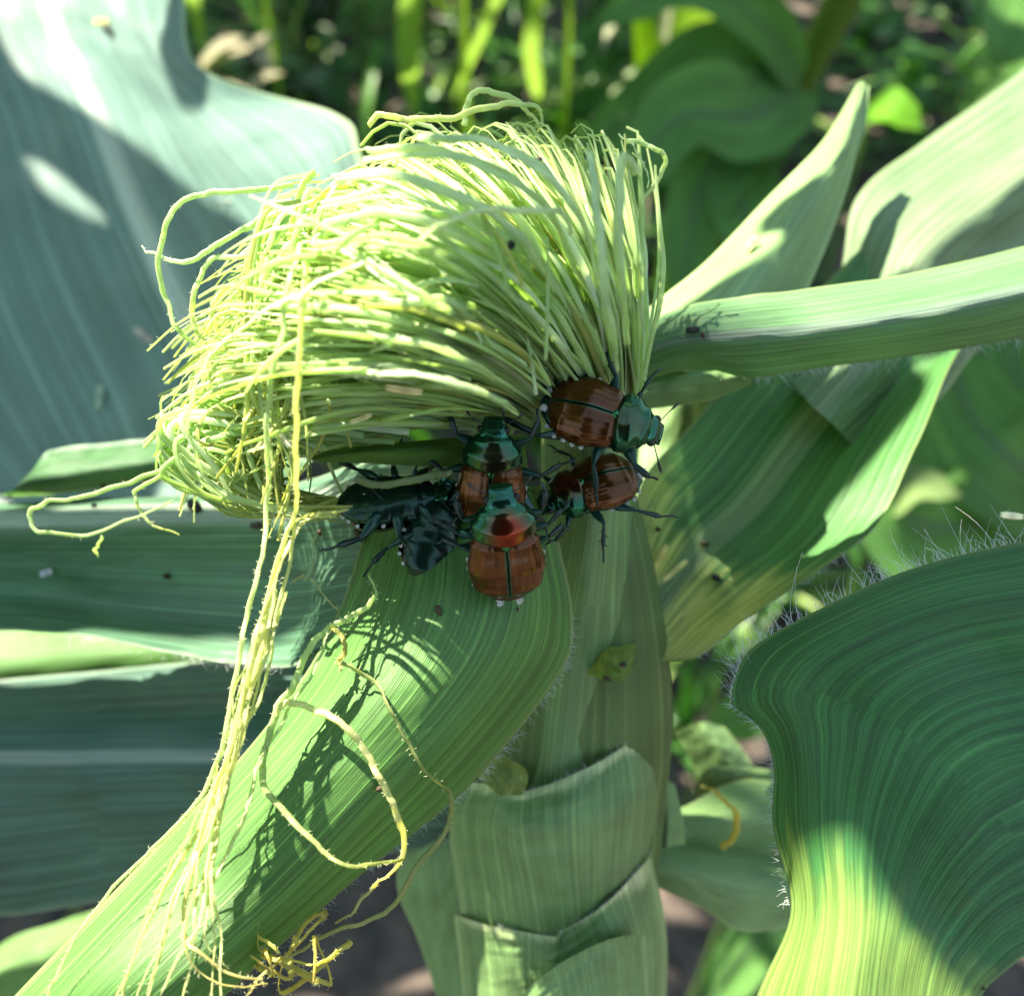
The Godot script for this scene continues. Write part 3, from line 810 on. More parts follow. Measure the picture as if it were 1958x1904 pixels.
	# loose strays lying across the tuft
	for k in 36:
		var x := R(600, 1100); var y := R(380, 760)
		var flow := lerpf(175, 95, smoothstep(650.0, 1200.0, x)) + R(-28, 28)
		var len := R(90, 280)
		var turn := R(0, 70)
		var d := R(77, 84) + 14.0 * pow(absf(x - 830.0) / 400.0, 2.0) + 8.0 * pow(absf(y - 520.0) / 260.0, 2.0)
		var path := PackedVector3Array()
		for j in 15:
			var f := j / 14.0
			path.append(Vector3(x, y, d - 2.0 * sin(PI * f)))
			var ang := deg_to_rad(flow + turn * f)
			x += cos(ang) * len / 14.0
			y -= sin(ang) * len / 14.0
		var col := silk_col()
		strand(mass, path, R(0.28, 0.6), col, col.lerp(C(0.7, 0.74, 0.4), 0.5), 1.5)
	# hanging ends on the outer side
	for k in 170:
		var x := R(500, 650); var y := R(350, 620)
		var d := R(90, 106)
		var tilt := R(-70, 30)
		var len := R(150, 430)
		var line := [x + R(20, 110), y - R(0, 40), d, x, y, d - 1.5, x - 25 + tilt * 0.25, y + len * 0.4, d - 1, x + tilt * 0.6 + R(-25, 25), y + len * 0.7, d, x + tilt + R(-50, 50), y + len, d + R(-2, 4)]
		var own := silk_parts < 285 and k % 3 == 0
		var mb: MB = MB.new() if own else mass
		strand(mb, spline(vecs(line), 22), R(0.4, 0.7), silk_col(), C(0.60, 0.62, 0.2), 0.6)
		if own:
			put("silk_strand", mb, M.silk, ear)
			silk_parts += 1
	# lower side, curling like a basket
	for k in 110:
		var t := rng.randf()
		var x := R(300, 480); var y := R(770, 850); var d := R(97, 112)
		var line := [R(560, 800), R(820, 880), d, lerpf(x, 520, 0.3), y + R(-20, 20), d - 1, x, y + R(10, 60), d - 1, x + R(20, 90), y + R(60, 120), d, R(430, 560), R(920, 985), d + 1, R(560, 680), R(945, 1000), d + 2]
		strand(mass, spline(vecs(line.slice(3 if t < 0.4 else 0)), 20), R(0.45, 0.75), silk_col(), C(0.56, 0.62, 0.22), 0.3)
	var o := put("silk_mass", mass, M.silk, ear)
	o.set_meta("kind", "stuff")

# ---------------------------------------------------------------- beetles
func lerpk(keys: Array, s: float) -> float:             # [s, value, s, value ...]
	for k in range(0, keys.size() - 2, 2):
		if s <= keys[k + 2]:
			return lerpf(keys[k], keys[k], 0) * 0.0 + lerpf(keys[k + 1], keys[k + 3], smoothstep(keys[k], keys[k + 2], s))
	return keys[keys.size() - 1]
func beetle(label: String, px: float, py: float, d: float, fwd: Vector3, up: Vector3, size: float, legs: Dictionary = {}) -> Node3D:
	var t := thing("leaf_beetle", label, "beetle", P(px, py, d), "beetles feeding at the silk")
	var f := CV(fwd).normalized()
	var u := CV(up)
	u = (u - f * u.dot(f)).normalized()
	t.basis = Basis(f, u, f.cross(u)).scaled_local(Vector3.ONE * size * 0.001)
	var G1 := C(0.010, 0.085, 0.044); var G2 := C(0.012, 0.055, 0.045); var CO := C(0.088, 0.031, 0.007)
	var sd := R(0, 900)
	# belly, chest and tail plate in one body
	var mb := MB.new()
	var pts := PackedVector3Array(); var cols := PackedColorArray(); var uvs := PackedVector2Array()
	for j in 25:
		var s := j / 24.0
		var x := lerpf(3.9, -5.35, s)
		var w := lerpk([0.0, 0.9, 0.25, 2.35, 0.6, 2.75, 0.85, 2.1, 0.95, 1.2, 1.0, 0.05], s)
		var lo := lerpk([0.0, 0.5, 0.3, 1.5, 0.6, 1.45, 0.85, 1.0, 1.0, 0.05], s)
		var hi := lerpk([0.0, 0.4, 0.3, 0.5, 0.75, 0.6, 0.9, 0.75, 1.0, 0.05], s)
		for i in 25:
			var a := TAU * i / 24.0
			var y := sin(a) * (hi if sin(a) > 0 else lo) - 0.25
			var seg := 0.045 * sin(s * 42.0) if sin(a) < 0.2 else 0.0
			pts.append(Vector3(x, y - seg * 0.9 * maxf(-sin(a), 0.0), cos(a) * (w + seg)))
			cols.append(C(0.008, 0.032, 0.022).lerp(C(0.04, 0.045, 0.035), smoothstep(0.2, 0.6, nz.get_noise_2d(i * 14.0 + sd, s * 160.0))) if sin(a) < 0.1 else G2)
			uvs.append(Vector2(i / 24.0, s))
	mb.grid(pts, cols, uvs, 24, 24)
	put("body", mb, M.belly, t, true)
	# wing cases
	for side in [-1, 1]:
		mb = MB.new()
		pts = PackedVector3Array(); cols = PackedColorArray(); uvs = PackedVector2Array()
		var nu := 64; var nv := 60
		for j in nv + 1:
			var s := float(j) / nv
			for i in nu + 1:
				var q := float(i) / nu
				var w := lerpk([0.0, 2.15, 0.12, 2.62, 0.5, 3.0, 0.8, 2.72, 0.93, 2.2, 1.0, 1.55], s)
				var h := lerpk([0.0, 1.25, 0.15, 1.62, 0.45, 1.85, 0.8, 1.4, 1.0, 0.75], s)
				var th := 0.015 + q * 1.62
				var stri := 0.003 * nz.get_noise_2d(q * 900.0, s * 900.0) + 0.005 * sin(q * TAU * 7.0) * smoothstep(0.0, 0.1, s) * (1.0 - smoothstep(0.9, 1.0, s))
				var rr := 1.0 + stri
				var x := lerpf(1.55, -4.45, s) + 0.55 * pow(q, 3.0) * pow(s, 5.0) - 0.35 * (1.0 - q) * pow(s, 8.0) * 0.2 - 0.25 * q * q * pow(1.0 - s, 6.0)
				pts.append(Vector3(x, h * pow(maxf(cos(th), 0.0), 0.85) * rr + 0.02 - 0.12 * maxf(0.0, th - 1.5), side * (w * pow(sin(th), 0.92) * rr + 0.02)))
				var n := nz.get_noise_2d(q * 70.0 + sd, s * 26.0)
				var c := CO * (1.0 + 0.55 * n + 0.30 * nz.get_noise_2d(q * 900.0 + sd, s * 500.0))
				c = c.lerp(C(0.03, 0.07, 0.045), smoothstep(0.86, 0.97, q + 0.03 * n))
				c = c.lerp(C(0.02, 0.075, 0.035), 1.0 - smoothstep(0.006, 0.03, q))
				c = c.lerp(C(0.05, 0.03, 0.02), 0.7 * smoothstep(0.93, 1.0, s))
				c.a = 1.0
				cols.append(c); uvs.append(Vector2(q, s))
		mb.grid(pts, cols, uvs, nu, nv)
		put("wing_case", mb, M.wing, t, true)
	# shield behind the head
	mb = MB.new()
	pts = PackedVector3Array(); cols = PackedColorArray(); uvs = PackedVector2Array()
	for j in 25:
		var s := j / 24.0
		for i in 41:
			var q := i / 20.0 - 1.0
			var w := lerpk([0.0, 2.35, 0.15, 2.58, 0.45, 2.5, 0.8, 1.85, 1.0, 1.35], s)
			var h := lerpk([0.0, 1.4, 0.1, 1.72, 0.4, 1.85, 0.8, 1.3, 1.0, 0.75], s)
			var th := q * 1.75
			var x := 1.30 + 3.0 * s - 0.45 * (1.0 - s) * exp(-q * q * 9.0) - 0.35 * absf(q) * s
			pts.append(Vector3(x, h * signf(cos(th)) * pow(absf(cos(th)), 0.9) + 0.03, w * signf(q) * pow(absf(sin(th)), 0.95)))
			var n := nz.get_noise_2d(q * 40.0 + sd, s * 40.0)
			var c := G1 * (1.0 + 0.25 * n)
			var cop := exp(-pow((q - 0.08) / 0.34, 2.0)) * (1.0 - smoothstep(0.55, 1.05, s + 0.12 * n))
			c = c.lerp(C(0.19, 0.034, 0.012), clampf(cop * 1.15, 0, 1) * legs.get("shield", 0.8))
			c.a = 1.0
			cols.append(c); uvs.append(Vector2(q, s))
	mb.grid(pts, cols, uvs, 40, 24)
	put("neck_shield", mb, M.metal, t, true)
	# scutellum
	mb = MB.new()
	mb.ball(Vector3(1.12, 1.36, 0), Vector3(0.55, 0.38, 0.42), Basis(Vector3(0, 0, 1), -0.25), C(0.03, 0.16, 0.06), 12, 8)
	put("scutellum", mb, M.metal, t, true)
	# head
	mb = MB.new()
	pts = PackedVector3Array(); cols = PackedColorArray(); uvs = PackedVector2Array()
	for j in 17:
		var s := j / 16.0
		for i in 25:
			var a := TAU * i / 24.0
			var w := lerpk([0.0, 1.2, 0.3, 1.18, 0.55, 0.98, 0.9, 0.9, 1.0, 0.7], s) if j < 16 else 0.0
			var h := lerpk([0.0, 0.78, 0.4, 0.66, 0.8, 0.4, 0.95, 0.34, 1.0, 0.2], s) if j < 16 else 0.0
			var ca := cos(a); var sa := sin(a)
			var rim := 0.12 * exp(-pow((s - 0.93) / 0.05, 2.0)) + 0.06 * exp(-pow((s - 0.52) / 0.03, 2.0))
			pts.append(Vector3(3.95 + 1.3 * s, 0.05 - 0.75 * s * s + signf(sa) * pow(absf(sa), 0.7) * h + rim * maxf(sa, 0), signf(ca) * pow(absf(ca), 0.6) * w))
			cols.append(C(0.02, 0.09, 0.055) if s > 0.2 else C(0.03, 0.13, 0.1)); uvs.append(Vector2(i / 24.0, s))
	mb.grid(pts, cols, uvs, 24, 16)
	var head := put("head", mb, M.metal, t, true)
	for side in [-1, 1]:
		mb = MB.new()
		mb.ball(Vector3(4.4, 0.05, side * 1.12), Vector3(0.33, 0.33, 0.26), Basis(), C(0.01, 0.01, 0.01), 12, 9)
		put("eye", mb, M.dark, head, true)
		mb = MB.new()
		var k: Array = legs.get("antenna", [4.7, -0.3, 0.9, 5.3, -0.1, 1.8, 5.9, -0.3, 2.4])
		var ap := spline([Vector3(k[0], k[1], k[2] * side), Vector3(k[3], k[4], k[5] * side), Vector3(k[6], k[7], k[8] * side)], 8)
		mb.tube(ap, PackedFloat32Array([0.09, 0.06, 0.06, 0.06, 0.06, 0.08, 0.16, 0.17, 0.06]), 0.7, 6, filled(9, C(0.03, 0.025, 0.02)))
		put("antenna", mb, M.dark, head, true)
	# white hair tufts along the flanks and on the tail
	var tufts := []
	for side in [-1, 1]:
		for k in 5:
			var s := 0.42 + 0.13 * k
			tufts.append(Vector3(lerpf(1.55, -4.6, s), legs.get("tuft", -0.35), (1.0 if legs.has("tuft") else 0.95) * side * (lerpk([0.0, 2.5, 0.5, 3.08, 0.8, 2.75, 1.0, 1.9], s))))
		tufts.append(Vector3(-4.85, 0.42, side * 0.75))
	for p in tufts:
		mb = MB.new()
		var big := 0.34 if p.x < -4.7 else 0.2
		mb.ball(p, Vector3(big * 0.75, big * 0.4, big * 0.5), Basis(), C(0.75, 0.76, 0.72), 8, 6)
		for h in 90:
			var v := Vector3(R(-1, 1), R(-0.6, 1), R(-1, 1)).normalized()
			mb.tube(PackedVector3Array([p + v * big * 0.5, p + v * big * R(0.7, 1.25)]), PackedFloat32Array([0.04, 0.015]), 1.0, 3, filled(2, C(0.85, 0.85, 0.8)))
		put("white_tuft", mb, M.hair, t, true)
	# six legs: hip, knee, ankle, toe
	var pose := {
		"f": [2.4, -0.9, 1.3, 3.6, -0.3, 3.1, 5.0, -0.9, 3.7, 5.9, -1.5, 3.5],
		"m": [0.4, -1.0, 1.9, 0.3, -0.1, 4.1, 1.1, -1.1, 5.9, 1.6, -1.6, 7.2],
		"h": [-1.2, -1.0, 1.9, -3.2, -0.2, 3.9, -5.2, -1.0, 4.9, -6.9, -1.5, 5.4]}
	for key in ["f", "m", "h"]:
		for side in [-1, 1]:
			var k: Array = legs.get(key + ("r" if side > 0 else "l"), legs.get(key, pose[key]))
			var jt := []
			for q in range(0, 12, 3):
				jt.append(Vector3(k[q], k[q + 1], k[q + 2] * side))
			mb = MB.new()
			var thick := 1.25 if key == "h" else 1.0
			var lc := C(0.009, 0.026, 0.023)
			mb.tube(spline([jt[0], (jt[0] + jt[1]) * 0.5, jt[1]], 8), PackedFloat32Array([0.3, 0.5, 0.64, 0.68, 0.62, 0.52, 0.42, 0.32, 0.22]), 0.6, 8, filled(9, C(0.011, 0.045, 0.032)))
			mb.tube(spline([jt[1], (jt[1] + jt[2]) * 0.5, jt[2]], 8), PackedFloat32Array([0.16, 0.22, 0.26, 0.28, 0.3, 0.33, 0.34, 0.3, 0.18]), 0.6 * thick, 8, filled(9, lc))
			for h in 4:
				var p: Vector3 = jt[1].lerp(jt[2], 0.3 + 0.2 * h)
				var o: Vector3 = (jt[2] - jt[1]).cross(Vector3(0, 1, 0.3)).normalized() * (1 if h % 2 == 0 else -1)
				mb.tube(PackedVector3Array([p + o * 0.15, p + o * 0.5 + (jt[2] - jt[1]).normalized() * 0.18]), PackedFloat32Array([0.06, 0.012]), 1.0, 4, filled(2, lc))
			var bend: Vector3 = (jt[2] + jt[3]) * 0.5 + Vector3(0, 0.3, 0)
			var tp := spline([jt[2], bend, jt[3]], 15)
			var tr := PackedFloat32Array()
			for h in 16:
				tr.append(0.10 + 0.055 * (0.5 + 0.5 * sin(h * TAU / 3.0)))
			tr[15] = 0.03
			mb.tube(tp, tr, 0.8, 6, filled(16, C(0.015, 0.025, 0.025)))
			put("leg", mb, M.dark, t, true)
	return t
func filled(n: int, c: Color) -> PackedColorArray:
	var a := PackedColorArray()
	a.resize(n)
	a.fill(c)
	return a
func build_beetles() -> void:
	# camera axes: x across, y up, z away
	beetle("beetle with a row of white tufts fully in view, head pointing away from the silk", 1152, 797, 100, Vector3(0.965, -0.27, -0.05), Vector3(0.10, 0.22, -0.97), 1.13, {"tuft": 0.05, "shield": 0.22,
		"ml": [0.4, -0.6, 1.9, 0.2, 0.5, 3.6, -2.2, 0.9, 6.2, -3.2, 0.6, 7.4],
		"fl": [2.2, -0.6, 1.6, 2.6, 0.2, 3.0, 3.0, 0.2, 4.4, 3.7, 0.0, 5.6],
		"hr": [-1.6, -0.9, 1.6, -4.6, 0.2, 3.1, -7.8, 0.0, 2.4, -8.6, 0.0, 0.6],
		"antenna": [4.6, -0.2, 0.8, 5.2, -0.2, 2.0, 5.9, -0.4, 3.2]})
	beetle("beetle with teal neck shield, head toward the silk, partly under another beetle", 940, 912, 99.5, Vector3(0.04, 0.84, -0.42), Vector3(0.0, 0.4, -1), 1.10, {"shield": 0.3})
	beetle("beetle with copper red neck shield, climbing on the back of another beetle", 966, 1046, 94.0, Vector3(-0.06, 0.82, -0.52), Vector3(0, 0.5, -1), 1.16, {"shield": 1.0,
		"f": [2.2, -0.9, 1.3, 2.6, -0.4, 3.0, 4.2, -0.6, 3.4, 5.0, -0.8, 3.1],
		"m": [0.8, -1.0, 1.9, 1.4, -0.4, 3.4, 2.2, -1.0, 4.6, 2.6, -1.4, 5.2],
		"h": [-0.6, -1.0, 1.9, 0.2, -0.4, 3.4, 0.6, -1.2, 4.6, 0.0, -1.6, 5.2]})
	beetle("shaded beetle clinging to the husk below the one with white tufts", 1128, 932, 106, Vector3(-0.90, -0.30, -0.15), Vector3(-0.25, 0.45, -0.85), 1.05, {})
	beetle("dark beetle lying on its back under loose silk strands", 752, 958, 101, Vector3(0.95, 0.10, 0.05), Vector3(-0.15, -0.55, 0.80), 1.0)
	beetle("dark beetle showing its belly, brown wing case edge resting on the leaf", 830, 1012, 101, Vector3(0.25, 0.85, 0.2), Vector3(-0.35, -0.6, 0.75), 0.95)

# ---------------------------------------------------------------- behind
func on_ground(x: float, y: float) -> Vector3:         # where the sight line through a pixel meets the soil
	var d := P(x, y, 1000.0) - cam_pos
	return cam_pos + d * (cam_pos.y / -d.y)
# a blade along a centre line of world points
func ribbon(line: Array, hw: float, o: Dictionary, called: String, parent: Node, face: Vector3, prof := [0.0, 0.55, 0.15, 0.9, 0.45, 1.0, 0.8, 0.6, 1.0, 0.03]) -> MeshInstance3D:
	var n: int = o.get("rows", 12)
	var l := spline(line, n)
	var rows := []
	for k in n + 1:
		var t := (l[mini(k + 1, n)] - l[maxi(k - 1, 0)]).normalized()
		var a := t.cross(face).normalized()
		var up := a.cross(t).normalized()
		var w: float = hw * lerpk(prof, float(k) / n)
		rows.append([l[k] - a * w + up * w * 0.25, l[k] - a * w * 0.5 + up * w * 0.04, l[k], l[k] + a * w * 0.5 + up * w * 0.04, l[k] + a * w + up * w * 0.25])
	return blade(called, rows, o, parent, true)
var lit := []          # points the sun reaches in the photograph
func clear_of(line: Array, r: float) -> bool:
	for p in line:
		for q in lit:
			var d: Vector3 = p - q
			var t := d.dot(sun_dir)
			if t > 0.02 and (d - sun_dir * t).length() < r:
				return false
	return true
func stalk_to(parent: Node, a: Vector3, b: Vector3, r: float, col: Color) -> void:
	var mb := MB.new()
	var n := 24
	var pts := PackedVector3Array(); var rr := PackedFloat32Array(); var cc := PackedColorArray()
	for k in n + 1:
		var t := float(k) / n
		pts.append(a.lerp(b, t)); rr.append(r * lerpf(1.0, 0.55, t) * (1.14 if k % 4 == 0 else 1.0)); cc.append(col * (1.15 if k % 4 == 0 else 1.0))
	mb.tube(pts, rr, 0.9, 12, cc)
	put("stalk", mb, M.husk, parent)
func neighbour(at: Vector3, label: String, h: float, leaves: int, turn: float, lean := Vector3.ZERO) -> Node3D:
	var t := thing("corn_plant", label, "corn plant", at)
	stalk_to(t, at + Vector3(0, -0.03, 0), at + Vector3(0, h, 0) + lean, 0.013, C(0.11, 0.2, 0.045))
	for k in leaves:
		var f := (k + 1.5) / (leaves + 1.5)
		var y := h * f
		var a := turn + (PI if k % 2 else 0.0) + R(-0.5, 0.5)
		var d := Vector3(cos(a), 0, sin(a))
		var len := R(0.5, 0.8) * (0.75 if f > 0.85 or f < 0.3 else 1.0)
		var p0: Vector3 = at + lean * f + Vector3(0, y, 0)
		var rise := R(0.15, 0.4)
		var line := [p0, p0 + d * len * 0.25 + Vector3(0, len * rise * 0.6, 0), p0 + d * len * 0.5 + Vector3(0, len * rise * 0.75, 0), p0 + d * len * 0.75 + Vector3(0, len * (rise * 0.4 - 0.1), 0), p0 + d * len * 0.93 + Vector3(0, -len * R(0.12, 0.4), 0)]
		if not clear_of(spline(line, 24), 0.064):
			continue
		ribbon(line, R(0.038, 0.052), {"mat": "far", "col": C(0.15, 0.35, 0.085), "rib": [0.5, 0.06, C(0.25, 0.36, 0.18)], "nu": 10, "nv": 24, "wave": 3.0, "ruffle": 4.0}, "leaf", t, Vector3.UP)
	return t
func simple_leaf(len: float, hw: float, bend: float, prof: Array, cols: Array) -> ArrayMesh:
	var mb := MB.new()
	var pts := PackedVector3Array(); var cc := PackedColorArray(); var uvs := PackedVector2Array()
	for j in 9:
		var t := j / 8.0
		for i in 5:
			var q := i / 2.0 - 1.0
			pts.append(Vector3(q * hw * lerpk(prof, t), len * (bend * t - 0.9 * bend * t * t) + absf(q) * hw * 0.25, len * t))
			cc.append(cols[0].lerp(cols[1], 1.0 if i == 2 else 0.15 * absf(sin(j * 2.1 + i)))); uvs.append(Vector2(i / 4.0, t))
	mb.grid(pts, cc, uvs, 4, 8)
	return mb.mesh(Vector3.ZERO)
func piece(called: String, m: Mesh, mat: Material, parent: Node, t: Transform3D) -> void:
	var o := MeshInstance3D.new()
	o.name = called
	o.mesh = m
	o.material_override = mat
	o.transform = t
	parent.add_child(o, true)
func build_background() -> void:
	# places the sun reaches
	for q in [[60, 40, 245], [200, 165, 228], [330, 225, 208], [450, 280, 200], [540, 310, 185], [620, 245, 180], [700, 300, 100], [900, 300, 92], [1100, 320, 100], [1200, 380, 105], [560, 480, 96], [420, 800, 98], [380, 920, 97], [540, 800, 92], [480, 1200, 92], [430, 1450, 92], [360, 1700, 92], [250, 1850, 95], [560, 1450, 95], [760, 1180, 99], [860, 1230, 97], [640, 1330, 97], [640, 1600, 94], [1450, 450, 140], [1350, 540, 130], [1640, 200, 155], [1700, 420, 160], [1850, 250, 172], [1560, 1750, 90], [1650, 1850, 88], [1290, 1200, 126], [1300, 1050, 134], [1420, 1640, 155], [1380, 1430, 168], [1240, 860, 128]]:
		lit.append(P(q[0], q[1], q[2]))
	# lime coloured grass blades, each in a tuft of its own; tip to foot in the picture
	var GP := [0.0, 0.35, 0.3, 0.8, 0.7, 1.0, 0.9, 0.7, 1.0, 0.05]
	for q in [[393, 108, 352, -160, 700, 9, "narrow"], [795, 226, 788, 20, 640, 11, "broad"], [868, 190, 960, -20, 800, 8, "slanting"], [1330, 190, 1310, -150, 760, 11, "tall"], [1215, -40, 1290, 190, 700, 17, "wide"], [1035, 215, 1020, 60, 760, 8, "dim"], [1150, 105, 1230, -120, 620, 8, "pale"]]:
		var tip := P(q[0], q[1], q[4]); var mid := P(q[2], q[3], q[4] + 60.0)
		lit.append(tip.lerp(mid, 0.15)); lit.append(tip.lerp(mid, 0.4))
		var foot := Vector3(mid.x + 0.03, 0.0, mid.z - 0.10)
		var t := thing("grass_plant", "grass with %s lime green blade hanging in the sun behind the silk" % q[6], "grass", foot)
		var top := Vector3(foot.x, maxf(mid.y, tip.y) + 0.06, foot.z + 0.04)
		ribbon([foot, foot.lerp(top, 0.5), top, mid, tip], q[5] * 0.001, {"mat": "far", "col": C(0.60, 0.62, 0.42) if q[6] == "pale" else C(0.30, 0.52, 0.03), "nu": 8, "nv": 24, "wave": 0.6}, "blade", t, (sun_dir + Vector3(0, 0, 0.6)).normalized(), GP)
		for k in 4:
			var e := Vector3(R(-0.12, 0.12), R(0.1, 0.28), R(-0.12, 0.05))
			ribbon([foot, foot + e * 0.5 + Vector3(0, 0.06, 0), foot + e, foot + e * 1.4 + Vector3(0, -0.06, 0)], R(0.003, 0.006), {"mat": "far", "col": C(0.07, 0.2, 0.03), "nu": 6, "nv": 14, "wave": 0.5}, "blade", t, Vector3(0.3, 0.5, 0.8), GP)
	# pale bunch of young leaves, and single bright leaves
	var wp := [0.0, 0.1, 0.25, 0.8, 0.5, 1.0, 0.8, 0.6, 1.0, 0.02]
	for q in [["weed", "weed with three pale sunlit leaves spread behind the silk", [[1250, 195, 1215, 150, 780, 18], [1262, 200, 1322, 150, 770, 14], [1235, 195, 1172, 195, 790, 11]], C(0.45, 0.55, 0.32)],
			["weed", "weed holding one pointed bright green leaf beside a husk blade tip", [[1660, 230, 1765, 250, 520, 15]], C(0.16, 0.42, 0.02)],
			["weed", "weed with a pale rounded leaf in the dark beyond the husk blade", [[1690, 975, 1840, 950, 420, 11]], C(0.28, 0.42, 0.16)],
			["dry_leaf_plant", "wilted plant with a curled straw coloured leaf over the soil", [[385, 135, 500, 80, 800, 12], [500, 85, 520, 140, 800, 10], [470, 210, 545, 140, 780, 9]], C(0.55, 0.50, 0.36)]]:
		var c0: Array = q[2][0]
		var f := P(c0[0], c0[1], c0[4])
		var t := thing(q[0], q[1], "weed", Vector3(f.x, 0, f.z))
		stalk_to(t, Vector3(f.x, -0.02, f.z), f + Vector3(0, -0.004, 0), 0.003, C(0.12, 0.24, 0.05))
		for e in q[2]:
			var a := P(e[0], e[1], e[4]); var z := P(e[2], e[3], e[4] - 15.0)
			lit.append(a.lerp(z, 0.6))
			ribbon([f, a.lerp(z, 0.15) + sun_dir * 0.004, a.lerp(z, 0.55) + sun_dir * 0.008, z], e[5] * 0.001, {"mat": "far", "col": q[3], "nu": 10, "nv": 18, "wave": 1.0}, "leaf", t, (sun_dir - cf * 0.7).normalized(), wp)
	# the corn plant behind, its stalk leaning in at the top
	var a := P(1640, -60, 640); var b := P(1500, 215, 760)
	var dir := (b - a) / (a.y - b.y)
	var foot := b + dir * b.y
	var t := thing("corn_plant", "corn plant behind with leaning stalk and dark shaded leaves", "corn plant", foot)
	stalk_to(t, foot, a - dir * 0.7, 0.0155, C(0.13, 0.22, 0.03))
	for q in [[[1510, 180, 700, 1400, 120, 660, 1250, 190, 640, 1080, 330, 640], 26], [[1510, 190, 700, 1380, 280, 650, 1330, 400, 620, 1290, 640, 600], 26], [[1510, 190, 720, 1420, 330, 650, 1440, 480, 600, 1500, 640, 560], 22], [[1530, 150, 700, 1440, 30, 640, 1300, -30, 600, 1120, 60, 600], 22], [[1520, 160, 700, 1440, 220, 640, 1290, 230, 610, 1180, 420, 600], 30]]:
		var l := []
		for v in vecs(q[0]):
			l.append(PV(v))
		ribbon(l, q[1] * 0.001, {"mat": "far", "col": C(0.15, 0.35, 0.085), "rib": [0.5, 0.06, C(0.14, 0.24, 0.12)], "nu": 14, "nv": 30, "wave": 2.0}, "leaf", t, -cf)
	t = thing("corn_plant", "corn plant at the frame edge with one dark drooping leaf over sunlit soil", "corn plant", Vector3(0.62, 0, -0.75))
	stalk_to(t, Vector3(0.62, -0.02, -0.75), Vector3(0.62, 1.9, -0.75), 0.014, C(0.12, 0.2, 0.05))
	ribbon([Vector3(0.62, 0.95, -0.75), P(2100, -150, 620), P(1960, -40, 560), P(1925, 80, 540), P(1905, 130, 540)], 0.022, {"mat": "far", "col": C(0.15, 0.35, 0.085), "nu": 12, "nv": 24, "wave": 2.0}, "leaf", t, -cf)
	t = thing("corn_plant", "low dark corn plant with broad blades in the shade below the husk blades", "corn plant", Vector3(0.36, 0, -0.42))
	stalk_to(t, Vector3(0.36, -0.02, -0.42), Vector3(0.36, 0.62, -0.42), 0.012, C(0.08, 0.16, 0.03))
	for q in [[Vector3(0.36, 0.55, -0.42), [1800, 1010, 430, 1720, 860, 420, 1700, 700, 420], 26], [Vector3(0.36, 0.5, -0.42), [1960, 900, 460, 1860, 800, 450, 1800, 640, 460], 30], [Vector3(0.36, 0.45, -0.42), [1640, 1240, 470, 1480, 1330, 480, 1340, 1420, 500], 20], [Vector3(0.36, 0.5, -0.42), [2050, 1000, 500, 1950, 760, 480, 1930, 500, 500], 26], [Vector3(0.36, 0.4, -0.42), [1560, 1700, 500, 1440, 1800, 480, 1330, 1960, 470], 20]]:
		var l := [q[0]]
		for v in vecs(q[1]):
			l.append(PV(v))
		ribbon(l, q[2] * 0.001, {"mat": "far", "col": C(0.15, 0.35, 0.085), "rib": [0.5, 0.06, C(0.14, 0.24, 0.12)], "nu": 14, "nv": 30, "wave": 2.0}, "leaf", t, -cf)
	# weeds and grass over the soil
	var wl := []
	var lp := [0.0, 0.08, 0.25, 0.8, 0.5, 1.0, 0.8, 0.65, 1.0, 0.03]
	for c in [C(0.03, 0.10, 0.02), C(0.055, 0.17, 0.025), C(0.11, 0.21, 0.07)]:
		wl.append(simple_leaf(0.055, 0.014, 0.5, lp, [c, c * 1.6]))
	var gl := []
	for c in [C(0.03, 0.10, 0.015), C(0.07, 0.20, 0.02), C(0.18, 0.28, 0.05)]:
		gl.append(simple_leaf(0.20, 0.0045, 1.1, GP, [c, c * 1.3]))
	for k in 230:
		var x := R(-20, 1980); var y := R(-60, 1500)
		if k > 110:
			x = R(300, 1958); y = R(-60, 330)
		var at := on_ground(x, y)
		at.y = -0.012
		var grass := k % 3 == 0
		var tone := rng.randi() % 3
		var p := thing("grass_tuft" if grass else "weed", "thin %s grass tuft growing on the soil between corn rows" % ["dark green", "bright green", "yellow green"][tone] if grass else "low %s leafy weed growing on the soil between corn rows" % ["dark green", "bright green", "pale green"][tone], "grass" if grass else "weed", at, ["dark grass tufts", "bright grass tufts", "yellowish grass tufts"][tone] if grass else ["dark weeds", "bright weeds", "pale weeds"][tone])
		var s := R(0.7, 1.9)
		for i in rng.randi_range(6, 11):
			var bs := Basis(Vector3.UP, R(0, TAU)) * Basis(Vector3.RIGHT, -R(0.0, 0.9) if grass else -R(-0.2, 0.6))
			var lift := Vector3(0, 0 if grass else R(0.0, 0.07) * s, 0)
			piece("blade" if grass else "leaf", gl[tone] if grass else wl[tone], M.weed, p, Transform3D(bs.scaled(Vector3.ONE * s * R(0.7, 1.2)), lift))
